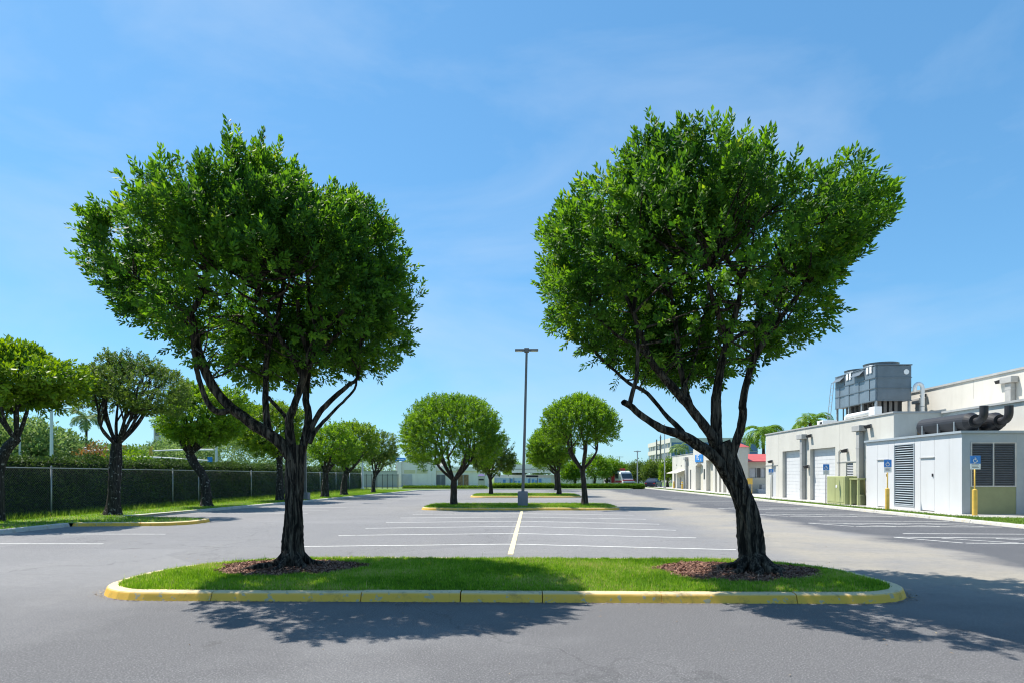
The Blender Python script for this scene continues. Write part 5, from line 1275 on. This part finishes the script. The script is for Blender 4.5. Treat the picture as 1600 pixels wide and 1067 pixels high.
# accessible-bay signs
def symbol(parent, x, y, zc, s, facing):
    """white wheelchair mark drawn as thin raised strokes; facing: 'x' plate looks to -x, 'y' to -y"""
    def P(u, v): return (x - .006, y - u * s, zc + v * s) if facing == 'x' else (x + u * s, y - .006, zc + v * s)
    mb = MB(); w = .055 * s
    mb.tube([P(-.06, .36), P(-.06, .40)] , w * 1.5, 8)
    for pts in ([(-.06, .28), (-.03, -.02), (.2, -.02), (.3, -.3)], [(-.05, .13), (.16, .13)], [(-.12 + .27 * math.cos(a) + .05, -.14 + .27 * math.sin(a)) for a in np.linspace(math.pi * .55, math.pi * 1.9, 10)]):
        mb.tube([P(*p) for p in pts], w, 5)
    mb.build("wheelchair_symbol", M_SIGNW, parent)
def bay_sign(label, x, y, ztop, bollard, w=.32, h=.56, facing='y', zb=.115, mp=M_YELLOW):
    t = thing("parking_sign", label, "sign", (x, y, zb), "accessible parking signs")
    MB().tube([(x, y, zb - .05), (x, y, ztop - .05)], .028, 8).build("post", mp, t, smooth=True)
    if bollard: o = MB().tube([(x, y, zb - .05), (x, y, zb + bollard), (x, y, zb + bollard + .03)], [.095, .095, .05], 14).build("bollard", M_YELLOW, t, smooth=False)
    q = MB()
    if facing == 'y':
        b1 = MB().box(x - w / 2, x + w / 2, y - .045, y - .03, ztop - h * .58, ztop, b=.006).build("blue_plate", M_BLUE, t); b2 = MB().box(x - w / 2, x + w / 2, y - .045, y - .03, ztop - h, ztop - h * .59, b=.006).build("white_plate", M_SIGNW, t)
        symbol(b1, x, y - .046, ztop - h * .30, h * .48, 'y')
        for k in range(3): MB().box(x - w * .32, x + w * .32 - .04 * (k % 2), y - .048, y - .0455, ztop - h * (.68 + .1 * k), ztop - h * (.65 + .1 * k)).build("lettering", M_INK, b2)
    return t
for px, X, yt, bol, lb, ww, hh, mpole in ((1204.5, 17.0, 732, 0, "farthest accessible parking sign, near the garage building's grey door", .35, .42, M_GALV), (1290.5, 17.2, 724.5, 0, "accessible parking sign on a thin dark post beside the olive transformer", .36, .60, M_POLE), (1386.5, 17.2, 717.3, 1.02, "accessible parking sign on a yellow bollard in front of the louvre column", .36, .62, M_YELLOW), (1523, 18.35, 711.3, 1.06, "nearest accessible parking sign, yellow bollard in front of the enclosure's slatted end", .42, .56, M_YELLOW)):
    pt = onX(px, yt, X); bay_sign(lb, pt[0], pt[1], pt[2], bol, ww, hh, mp=mpole)

# ================================================================== SHOP BUILDING
XS = 20.0
shop = thing("shop_building", "white stucco shop building with arched portal and red hipped roof", "building", (XS, 74, Z0))
sy = lambda px, X=XS: onX(px, HOR, X)[1]
sz = lambda px, py, X=XS: onX(px, py, X)[2]
yA0, yA1 = sy(1083), sy(1050.5); zA = sz(1060, 711.5)
win = [(sy(1056), sy(1053.2), Z0, sz(1054, 738)), (sy(1071.8), sy(1068.5), Z0, sz(1070, 740)), (sy(1080), sy(1078), Z0, sz(1079, 733)), (sy(1064.3), sy(1062.3), sz(1063, 757), sz(1063, 745))]
mb = MB(); wall_openings(mb, XS, .3, yA0, yA1, Z0, zA, win); mb.build("wall", M_STUCCO, shop)
MB().box(XS + .31, 34, yA0, yA1, Z0, zA - .1).build("building_mass", M_STUCCO, shop)
for o in win:
    w_ = MB().box(XS + .16, XS + .2, o[0] - .01, o[1] + .01, o[2], o[3] + .005).build("window", M_GLASS, shop); MB().box(XS + .11, XS + .159, (o[0] + o[1]) / 2 - .05, (o[0] + o[1]) / 2 + .05, o[2], o[3]).build("frame", M_TRIM, w_)
bx("coping", M_TRIM, shop, XS - .05, XS + .4, yA0, yA1 + .1, zA + .002, zA + .08)
ax0, ax1 = sy(1073.5), sy(1056.5); za0, za1 = sz(1060, 736.5), sz(1072, 733.5)
MB().add([(XS - .002, ax0, za1), (XS - .002, ax1, za1), (XS - 1.3, ax1, za1 - .45), (XS - 1.3, ax0, za1 - .45), (XS - .002, ax0, za1 + .08), (XS - .002, ax1, za1 + .08), (XS - 1.3, ax1, za1 - .37), (XS - 1.3, ax0, za1 - .37)], [(0, 1, 2, 3), (7, 6, 5, 4), (0, 4, 5, 1), (2, 6, 7, 3), (1, 5, 6, 2), (0, 3, 7, 4)]).build("awning", M_STUCCO_C, shop)
downpipe(XS, sy(1074.3), sz(1074, 713.5), shop, Z0, .3)
for px, py in ((1057.5, 725), (1064.5, 726)): bx("vent_slot", M_DARK, shop, XS - .02, XS - .002, sy(px + .4), sy(px - .4), sz(px, py + 2), sz(px, py))
# portal with an arched opening
XP = 19.3; py0, py1 = sy(1103.5, XP), sy(1083, XP); zP = sz(1093, 699.5, XP); oa, ob = sy(1098.5, XP), sy(1087, XP); zsp = sz(1092, 727.5, XP); rise = .35
def arch_wall(x0, x1, y0, y1, z0, z1, a, b, zs, rise, m, name, parent):
    n = 10; arc = [(a + (b - a) * k / n, zs + rise * math.sin(math.pi * k / n)) for k in range(n + 1)]; mb = MB()
    mb.box(x0, x1, y0, a, z0, z1); mb.box(x0, x1, b, y1, z0, z1)
    for (ya, za_), (yb, zb_) in zip(arc[:-1], arc[1:]):
        mb.add([(x0, ya, za_), (x0, yb, zb_), (x0, yb, z1), (x0, ya, z1), (x1, ya, za_), (x1, yb, zb_), (x1, yb, z1), (x1, ya, z1)], [(0, 1, 2, 3), (7, 6, 5, 4), (0, 4, 5, 1), (3, 2, 6, 7)])
    return mb.build(name, m, parent)
arch_wall(XP, XP + .5, py0, py1, Z0, zP, oa, ob, zsp, rise, M_STUCCO, "portal", shop)
MB().box(XP + .51, 24, py0, py1, Z0, zP - .05).build("portal_mass", M_STUCCO_C, shop)
ws = MB().box(XP - .02, XP - .002, sy(1101.5, XP), sy(1099.6, XP), sz(1100, 748, XP), sz(1100, 732, XP)).build("window", M_GLASS, shop)
# round-the-corner block with pillars, tall end wall, red roof
XC = 19.1; yC0 = 60.6; zC = 4.35
MB().box(XC + .6, 20.35, yC0 + .01, py0 - .01, Z0, zC).build("wing_mass", M_STUCCO_C, shop)
for k, px in enumerate((1115, 1121.5, 1128, 1136, 1146)): MB().box(XC, XC + .45, sy(px + 2, XC), sy(px - 1, XC), Z0, zC - .01).build("pillar", M_STUCCO, shop)
bx("beam", M_STUCCO, shop, XC + .02, XC + .43, yC0 + .3, py0 - .02, zC - .9, zC - .02)
MB().box(XC, 20.35, yC0 - .25, yC0 + .005, Z0, zC + .1).build("end_wall", M_STUCCO_C, shop)
def hip(x0, x1, y0, y1, z0, z1, ins, name, m, parent):
    return MB().add([(x0, y0, z0), (x1, y0, z0), (x1, y1, z0), (x0, y1, z0), (x0 + ins, y0 + ins, z1), (x1 - ins, y0 + ins, z1), (x1 - ins, y1 - ins, z1), (x0 + ins, y1 - ins, z1)], [(0, 3, 2, 1), (4, 5, 6, 7), (0, 1, 5, 4), (1, 2, 6, 5), (2, 3, 7, 6), (3, 0, 4, 7)]).build(name, m, parent)
hip(XC - .2, 20.5, yC0 - .35, py0 - .1, zC + .105, zC + .5, .7, "roof", M_REDROOF, shop)
# low cream wing with red roof facing the viewer
YD = 61.8; xD0, xD1 = 20.4, onY(1203, HOR, YD)[0] + 4; zD = onY(1180, 720.5, YD)[2]
mb = MB(); w1 = (onY(1171, HOR, YD)[0], onY(1181.5, HOR, YD)[0]); w2 = (onY(1182, HOR, YD)[0], onY(1188.2, HOR, YD)[0]); w3 = (onY(1188.8, HOR, YD)[0], onY(1196, HOR, YD)[0]); zz0, zz1 = onY(1180, 745.5, YD)[2], onY(1180, 730.5, YD)[2]
mb.box(xD0, xD1, YD, YD + .3, Z0, zz0); mb.box(xD0, xD1, YD, YD + .3, zz1, zD); mb.box(xD0, w1[0], YD, YD + .3, zz0, zz1); mb.box(w3[1], xD1, YD, YD + .3, zz0, zz1); mb.build("wing_wall", M_STUCCO_C, shop)
MB().box(xD0, xD1, YD + .31, YD + 6, Z0, zD - .05).build("wing_mass", M_STUCCO_C, shop)
for w_, m_ in ((w1, M_DOORG), (w2, M_GLASS), (w3, M_DOORG)):
    o = MB().box(w_[0] + .02, w_[1] - .02, YD + .12, YD + .16, zz0 + .02, zz1 - .02).build("window", m_, shop); MB().box(w_[0] - .02, w_[0] + .05, YD + .02, YD + .18, zz0, zz1).build("frame", M_TRIM, o)
MB().add([(xD0 - .1, YD - .6, zD - .05), (xD1, YD - .6, zD - .05), (xD1, YD + 3, zD + .75), (xD0 - .1, YD + 3, zD + .75), (xD0 - .1, YD - .6, zD + .03), (xD1, YD - .6, zD + .03), (xD1, YD + 3, zD + .83), (xD0 - .1, YD + 3, zD + .83)], [(0, 3, 2, 1), (4, 5, 6, 7), (0, 1, 5, 4), (1, 2, 6, 5), (2, 3, 7, 6), (3, 0, 4, 7)]).build("roof", M_REDROOF, shop)
# blue shop sign
sg = thing("shop_sign", "blue square sign with white letters above the arched portal", "sign", (XP, (oa + ob) / 2, zsp + .5))
sa, sb = sy(1099, XP), sy(1087.2, XP); s0, s1 = sz(1093, 721, XP), sz(1093, 709.5, XP)
plate = MB().box(XP - .09, XP - .004, sa, sb, s0, s1, b=.01).build("panel", M_BLUE, sg)
def text_mesh(txt, size, loc, rot, m, parent, name="lettering"):
    cu = bpy.data.curves.new(name, 'FONT'); cu.body = txt; cu.size = size; cu.extrude = .012; cu.align_x = 'CENTER'; cu.align_y = 'CENTER'
    tmp = bpy.data.objects.new("tmp_text", cu); COL.objects.link(tmp); dg = bpy.context.evaluated_depsgraph_get(); me = bpy.data.meshes.new_from_object(tmp.evaluated_get(dg)); bpy.data.objects.remove(tmp)
    o = bpy.data.objects.new(name, me); COL.objects.link(o); me.materials.clear(); me.materials.append(m); o.parent = parent
    o.location = np.array(loc) - org(parent); o.rotation_euler = rot; ORG[o.name] = org(parent); return o
hgt = s1 - s0
text_mesh("PG", hgt * 1.0, (XP - .105, (sa + sb) / 2 + .35, (s0 + s1) / 2 + hgt * .06), (math.pi / 2, 0, -math.pi / 2), M_SIGNW, plate)
text_mesh("n", hgt * .7, (XP - .105, sa + .75, s0 + hgt * .3), (math.pi / 2, 0, -math.pi / 2), M_SIGNW, plate)
# small things outside the shop
for px, lb in ((1053, "left of two yellow bollards at the shop's far corner"), (1066, "right of two yellow bollards before the shop's awning")):
    x = 19.2; y = sy(px, x); t = thing("bollard", lb, "bollard", (x, y, .125), "yellow bollards by the shop")
    MB().tube([(x, y, .1), (x, y, .95), (x, y, 1.02), (x, y, 1.05)], [.12, .12, .09, .02], 12).build("shaft", M_YELLOW, t); MB().tube([(x, y, .8), (x, y, .86)], .124, 12).build("band", M_SIGNW, t)
t = thing("road_barrier", "small yellow barrier board standing beside the cream wing", "barrier", (20.6, 60, .125))
a = onY(1171.5, 758, 59); MB().box(a[0] - .25, a[0] + .25, 58.97, 59.0, 1.0, 1.55).build("board", M_YELLOW, t)
for s in (-.2, .2): MB().tube([(a[0] + s, 59.02, .12), (a[0] + s, 59.02, 1.2)], .025, 6).build("leg", M_YELLOW, t)
t = thing("air_conditioner", "grey ground air conditioner against the cream wing", "air conditioner", (22.3, 60.6, .125))
a0, a1 = onY(1184.5, HOR, 60.5)[0], onY(1198, HOR, 60.5)[0]; MB().box(a0, a1, 60.4, 61.3, .125, .52, b=.02).build("plinth", M_DOORG, t); MB().box(a0 + .35, a1 - .02, 60.5, 61.2, .521, .95, b=.02).build("cabinet", M_TRIM, t)

# ================================================================== OFFICE BLOCK AND PYLON
XO, YO = 37.0, 170.0
off = thing("office_block", "white and blue glass office block far behind the shop", "building", (XO, YO, 0)); ZO = 11.5; YO1 = 202; XO1 = 60
MB().box(XO + .35, XO1, YO + .35, YO1, 0, ZO - .4).build("core", M_STUCCO_G, off)
fl = [0, 2.2, 5.2, 8.2, ZO]; 
for k in range(4):
    za, zb = fl[k] + (1.1 if k else .9), fl[k + 1] - (.1 if k < 3 else .9)
    bx("spandrel", M_STUCCO, off, XO, XO + .34, YO, YO1, zb, fl[k + 1] + (1.1 if k < 3 else .3))
    n = 8
    for i in range(n):
        a, b = YO + (YO1 - YO) * i / n, YO + (YO1 - YO) * (i + 1) / n
        w_ = MB().box(XO + .2, XO + .3, a + .25, b - .25, za, zb).build("window", M_GLASS, off); MB().box(XO + .12, XO + .199, (a + b) / 2 - .08, (a + b) / 2 + .08, za, zb).build("mullion", M_SIGNW, w_)
        MB().box(XO + .05, XO + .33, a - .25, a + .249, za, zb).build("pier", M_STUCCO, off)
    n = 6
    for i in range(n):
        a, b = XO + .36 + (XO1 - XO - .4) * i / n, XO + .36 + (XO1 - XO - .4) * (i + 1) / n
        w_ = MB().box(a + .06, b - .06, YO + .1, YO + .3, za - .95, zb + .03).build("glass_panel", M_GLASSB, off); MB().box(a - .05, a + .05, YO + .02, YO + .3, za - .95, zb + .03).build("mullion", M_TRIM, off)
    bx("floor_band", M_TRIM, off, XO + .36, XO1, YO + .05, YO + .3, zb + .032, zb + .2)
bx("parapet", M_STUCCO, off, XO + .36, XO1, YO + .04, YO + .34, ZO - .85, ZO + .3)
pyl = thing("twin_pylon", "dark twin-post pylon with pointed finial in front of the office block", "pylon", (*XY(1029, 140), 0)); x, y = XY(1029, 140)
for s in (-1, 1):
    z1 = CAM_H + (HOR - (686 if s < 0 else 684)) / 1000 * 140; MB().box(x + s * .42 - .12, x + s * .42 + .12, y - .12, y + .12, -.06, z1, b=.02).build("post", M_POLE, pyl)
for yy in (694, 702, 711): z = CAM_H + (HOR - yy) / 1000 * 140; MB().box(x - .3, x + .3, y - .05, y + .05, z - .08, z + .08).build("crossbar", M_POLE, pyl)
z1 = CAM_H + (HOR - 684) / 1000 * 140; MB().tube([(x + .42, y, z1), (x + .42, y, z1 + .05), (x + .42, y, z1 + .9)], [.12, .22, .01], 8).build("finial", M_POLE, pyl)

# far-left block peeking over the woodland
t = thing("distant_block", "pale distant building roof peeking above the woodland", "building", (*XY(272, 140), 0)); a, b = at(240, 690, 140), at(303, 664, 140)
MB().box(a[0], b[0], a[1], a[1] + 12, 0, b[2]).build("wall", M_STUCCO_G, t)
for k in range(6): MB().box(a[0] + .4 + (b[0] - a[0]) * k / 6, a[0] - .2 + (b[0] - a[0]) * (k + 1) / 6, a[1] - .05, a[1] - .01, b[2] - 2.2, b[2] - .7).build("window", M_GLASS, t)
bx("parapet", M_STUCCO, t, a[0] - .1, b[0] + .1, a[1] - .2, a[1] + .3, b[2] + .005, b[2] + .4)

# ================================================================== FAR CENTRE BUILDINGS
YB = 96.0
wb = thing("blank_building", "blank white single-storey building with tall end column, left of centre", "building", (*XY(650, YB), 0))
ex = lambda px, Y=YB: onY(px, HOR, Y)[0]
ez = lambda px, py, Y=YB: onY(px, py, Y)[2]
MB().box(ex(628), ex(681), YB, YB + 9, 0, ez(650, 720.8)).build("wall", M_WHITEWASH, wb)
MB().box(ex(621), ex(627.8), YB - .4, YB + .6, 0, ez(625, 721)).build("column", M_WHITEWASH, wb)
MB().box(ex(681) + .01, ex(762), YB + .6, YB + 9, 0, ez(700, 729)).build("rear_wall", M_WHITEWASH, wb)
bx("coping", M_TRIM, wb, ex(628), ex(681), YB - .12, YB + .3, ez(650, 720.8) + .005, ez(650, 720.8) + .12)
bx("fascia", M_WHITEWASH, wb, ex(681) + .02, ex(762), YB + .3, YB + .58, ez(700, 735), ez(700, 728))
bx("faded_panel", M_CREAMYEL, wb, ex(631.5), ex(649), YB - .03, YB - .005, ez(640, 739), ez(640, 733.5)); bx("faded_panel", M_CREAMYEL, wb, ex(651), ex(668), YB - .03, YB - .005, ez(660, 739), ez(660, 734))
w_ = bx("roller_shutter", M_DOORG, wb, ex(627.5), ex(644), YB - .06, YB - .004, .1, ez(635, 741)); 
for k in range(8): MB().box(ex(627.8), ex(643.8), YB - .085, YB - .061, .12 + k * .24, .32 + k * .24).build("slat", M_DOORG, w_)
bx("pilaster", M_WHITEWASH, wb, ex(671), ex(674.5), YB - .15, YB - .002, 0, ez(672, 736.5))
for a, b, m in ((681.5, 695, M_SCREEN), (715, 731.5, M_RUST)):
    w_ = MB().box(ex(a), ex(b), YB + .5, YB + .59, .1, ez(690, 741)).build("window", m, wb); MB().box(ex((a + b) / 2) - .05, ex((a + b) / 2) + .05, YB + .45, YB + .499, .1, ez(690, 741)).build("mullion", M_TRIM, w_)
ks = thing("ticket_kiosk", "small pale kiosk with purple cap beside the small island tree", "kiosk", (*XY(752, 88), 0.1)); YK = 88
MB().box(ex(746.5, YK), ex(757.5, YK), YK, YK + .9, .1, 1.75, b=.02).build("body", M_STUCCO_C, ks); hip(ex(746, YK), ex(758, YK), YK - .05, YK + .95, 1.755, 2.05, .3, "cap", mat("purple_cap", (.09, .07, .22), .5), ks); MB().box(ex(748, YK), ex(756, YK), YK - .02, YK - .002, 1.15, 1.35).build("slot", M_DARK, ks)
YL = 100.0
lb_ = thing("long_low_building", "long low white building with overhanging flat roof behind the low hedge", "building", (*XY(835, YL), 0))
MB().box(ex(772, YL), ex(868, YL), YL, YL + 8, 0, ez(820, 741, YL)).build("wall", M_WHITEWASH, lb_)
MB().box(ex(800, YL), ex(869, YL), YL - 1.0, YL + 8.3, ez(840, 738, YL), ez(840, 725, YL)).build("roof", M_WHITEWASH, lb_); bx("roof_edge", M_TRIM, lb_, ex(800, YL), ex(869, YL), YL - 1.08, YL - 1.002, ez(840, 733, YL) , ez(840, 732, YL))
bx("soffit_opening", M_DARK, lb_, ex(822, YL), ex(841, YL), YL - .06, YL - .003, ez(830, 744.8, YL), ez(830, 742, YL))
mural = MB().box(ex(774, YL), ex(860, YL), YL - 2.2, YL - 2.0, .05, ez(820, 746, YL - 2)).build("boundary_wall", mat("wall_pale_blue", (.50, .56, .66), .7, var=.08), lb_)
rb = np.random.default_rng(9); bl2 = mat("mural_blue", (.13, .26, .52), .7, var=.2)
for px in (786, 797, 803, 809.5, 825, 831, 836, 842): MB().box(ex(px, YL - 2), ex(px + rb.uniform(2.5, 4.5), YL - 2), YL - 2.225, YL - 2.202, rb.uniform(.2, .5), rb.uniform(1.0, 1.35)).build("blue_panel", bl2, mural)
for px in (797, 803, 828, 840): MB().box(ex(px, YL - 2) - .05, ex(px, YL - 2) + .05, YL - 2.26, YL - 2.227, .05, 1.5).build("post", M_POLE, mural)
wt = thing("white_wall", "long white boundary wall behind the background trees, right of centre", "wall", (*XY(945, 118), 0)); YW = 118
for k in range(8): a, b = ex(877 + 16.5 * k, YW), ex(877 + 16.5 * (k + 1), YW); MB().box(a + .01, b - .01, YW, YW + .25, -.06, CAM_H + .30).build("wall_panel", M_WHITEWASH, wt)
for k in range(9): a = ex(877 + 16.5 * k, YW); MB().box(a - .2, a + .2, YW - .12, YW - .002, -.06, CAM_H + .42).build("pier", M_STUCCO_C, wt)
gt = thing("white_gate", "white barred gate beside the long low building", "gate", (*XY(888, 99), 0)); YG = 99
for k in range(7): x = ex(878.5 + 3.0 * k, YG); MB().box(x - .06, x + .06, YG - .05, YG + .05, -.06, 2.0).build("bar", M_SIGNW, gt)
for z in (.3, 1.9): MB().box(ex(878, YG), ex(897.5, YG), YG - .03, YG - .052 + .001, z, z + .12).build("rail", M_SIGNW, gt)
# picket railing
rl = thing("picket_railing", "dark metal picket railing between the last fence tree and the blank building", "railing", (*XY(595, 82), .1)); YR = 82
xa, xb = ex(556, YR), ex(622, YR)
for z in (.3, 1.85): MB().box(xa, xb, YR - .02, YR + .02, z, z + .05).build("rail", M_POLE, rl)
for k in range(9): x = xa + (xb - xa) * k / 8; MB().box(x - .04, x + .04, YR - .04, YR + .04, .05, 2.0).build("post", M_POLE, rl)
mb = MB(); n = 46
for k in range(n): x = xa + (xb - xa) * (k + .5) / n; mb.box(x - .012, x + .012, YR - .05, YR - .022, .2, 1.98)
mb.build("pickets", M_POLE, rl, kind="stuff")
rw = thing("pale_wall", "pale wall behind the picket railing", "wall", (*XY(585, 93), 0)); MB().box(ex(552, 93), ex(620, 93), 93, 93.3, -.06, 2.4).build("wall", M_STUCCO_G, rw); MB().box(ex(551, 93), ex(620.4, 93), 92.95, 93.35, 2.405, 2.5).build("coping", M_TRIM, rw)

# ================================================================== VEHICLES
def wheel(parent, c, r, w, ax):
    """ax: unit axle direction in XY"""
    c = np.array(c); a = np.array((ax[0], ax[1], 0)); o = MB().tube([c - a * w / 2, c + a * w / 2], r, 18).build("wheel", M_RUBBER, parent)
    MB().tube([c - a * (w / 2 + .01), c + a * (w / 2 + .01)], r * .6, 12).build("rim", M_GALV, o)
def frame(cx, cy, yaw):
    c, s = math.cos(yaw), math.sin(yaw); return lambda u, v, z: (cx + c * u - s * v, cy + s * u + c * v, z)
def loft(mb, T, secs):
    """secs: list of (u, [(v,z)...]) cross-sections with equal counts"""
    n = len(secs[0][1]); vs = [T(u, v, z) for u, pr in secs for v, z in pr]; fs = [(i * n + k, i * n + (k + 1) % n, (i + 1) * n + (k + 1) % n, (i + 1) * n + k) for i in range(len(secs) - 1) for k in range(n)]
    fs += [tuple(range(n - 1, -1, -1)), tuple(range((len(secs) - 1) * n, len(secs) * n))]; return mb.add(vs, fs)
# van: white and red box van seen three-quarter
vx, vy = XY(966, 101); yaw = math.radians(-62); T = frame(vx, vy, yaw)
van = thing("box_van", "white and red box van with dark windows behind the low hedge", "van", (vx, vy, -.06)); Lh, Wh = 2.4, 1.1
sec = lambda zt, zb=.35, w=Wh: [(-w, zb), (-w, zt - .25), (-w + .2, zt), (w - .2, zt), (w, zt - .25), (w, zb)]
body = MB(); loft(body, T, [(-Lh, sec(2.55)), (1.5, sec(2.55)), (2.0, sec(2.35)), (2.45, sec(1.35)), (2.75, sec(1.1))]); bo = body.build("body", M_SIGNW, van)
def quad(T, pts, m, name, parent, off=(0, 0, 0)): return MB().add([T(*p) for p in pts], [tuple(range(len(pts)))]).build(name, m, parent)
def vbox(u0, u1, v0, v1, z0, z1, m, name, parent):
    return MB().add([T(u, v, z) for z in (z0, z1) for u, v in ((u0, v0), (u1, v0), (u1, v1), (u0, v1))], [(0, 3, 2, 1), (4, 5, 6, 7), (0, 1, 5, 4), (1, 2, 6, 5), (2, 3, 7, 6), (3, 0, 4, 7)]).build(name, m, parent)
for s in (-1, 1):
    a, b = sorted((s * Wh, s * (Wh + .02)))
    for u in (-2.2, -1.3): vbox(u, u + .75, a, b, 1.45, 2.15, M_GLASS, "side_window", van)
    for u in (-2.2, -1.3): vbox(u, u + .75, a, b, .8, 1.2, M_DARK, "side_hatch", van)
    vbox(-.3, .6, a, b, .7, 2.25, M_RED, "door", van); vbox(.75, 1.6, a, b, 1.35, 2.15, M_GLASS, "side_window", van); vbox(.75, 2.4, a, b, .75, 1.05, M_RED, "stripe", van)
vbox(.0, 1.0, -.6, .6, 2.56, 2.95, M_RED, "roof_box", van)
MB().add([T(2.02, -.95, 2.28), T(2.02, .95, 2.28), T(2.48, .95, 1.42), T(2.48, -.95, 1.42), T(2.0, -.95, 2.24), T(2.0, .95, 2.24), T(2.44, .95, 1.36), T(2.44, -.95, 1.36)], [(0, 1, 2, 3), (7, 6, 5, 4), (0, 4, 5, 1), (1, 5, 6, 2), (2, 6, 7, 3), (3, 7, 4, 0)]).build("windscreen", M_GLASS, van)
vbox(2.72, 2.82, -1.0, 1.0, .45, .75, M_DARK, "bumper", van); vbox(2.5, 2.765, -1.06, 1.06, 1.02, 1.22, M_RED, "bonnet_stripe", van)
for s in (-.8, .8): vbox(2.74, 2.79, s - .15, s + .15, .82, 1.0, M_LAMP, "headlight", van)
ax = T(0, 1, 0); ax = (ax[0] - vx, ax[1] - vy)
for u in (-1.5, 1.75):
    for v in (-Wh + .08, Wh - .08): wheel(van, T(u, v, .33), .39, .26, ax)
# parked dark car
cx_, cy_ = XY(1021, 97); T = frame(cx_, cy_, math.radians(65)); car = thing("parked_car", "dark navy car parked at the far end beyond the low hedge", "car", (cx_, cy_, -.01))
def cs(w, zb, zs, zt, wt): return [(-w, zb), (-w, zs), (-wt, zt), (wt, zt), (w, zs), (w, zb)]
bm_ = MB(); loft(bm_, T, [(-2.15, cs(.75, .35, .7, .82, .65)), (-1.9, cs(.86, .22, .82, .95, .78)), (-1.0, cs(.88, .2, .86, .98, .8)), (1.1, cs(.88, .2, .85, .95, .8)), (1.9, cs(.85, .22, .75, .84, .74)), (2.15, cs(.72, .3, .6, .7, .62))]); bm_.build("body", M_CARBLUE, car)
bm_ = MB(); loft(bm_, T, [(-1.75, cs(.74, .9, .93, .98, .7)), (-1.15, cs(.76, .9, .95, 1.38, .58)), (.25, cs(.76, .9, .95, 1.42, .58)), (1.05, cs(.74, .88, .92, .97, .68))]); gh = bm_.build("greenhouse", M_GLASS, car)
bm_ = MB(); loft(bm_, T, [(-1.1, [(-.58, 1.36), (-.55, 1.415), (.55, 1.415), (.58, 1.36)]), (.25, [(-.58, 1.4), (-.55, 1.455), (.55, 1.455), (.58, 1.4)])]); bm_.build("roof", M_CARBLUE, car)
ax = T(0, 1, 0); ax = (ax[0] - cx_, ax[1] - cy_)
for u in (-1.3, 1.35):
    for v in (-.8, .8): wheel(car, T(u, v, .31), .32, .2, ax)
for v in (-.62, .62): vbox(-2.17, -2.12, v - .14, v + .14, .58, .72, M_RED, "tail_light", car); vbox(2.1, 2.17, v - .14, v + .14, .5, .62, M_LAMP, "headlight", car)
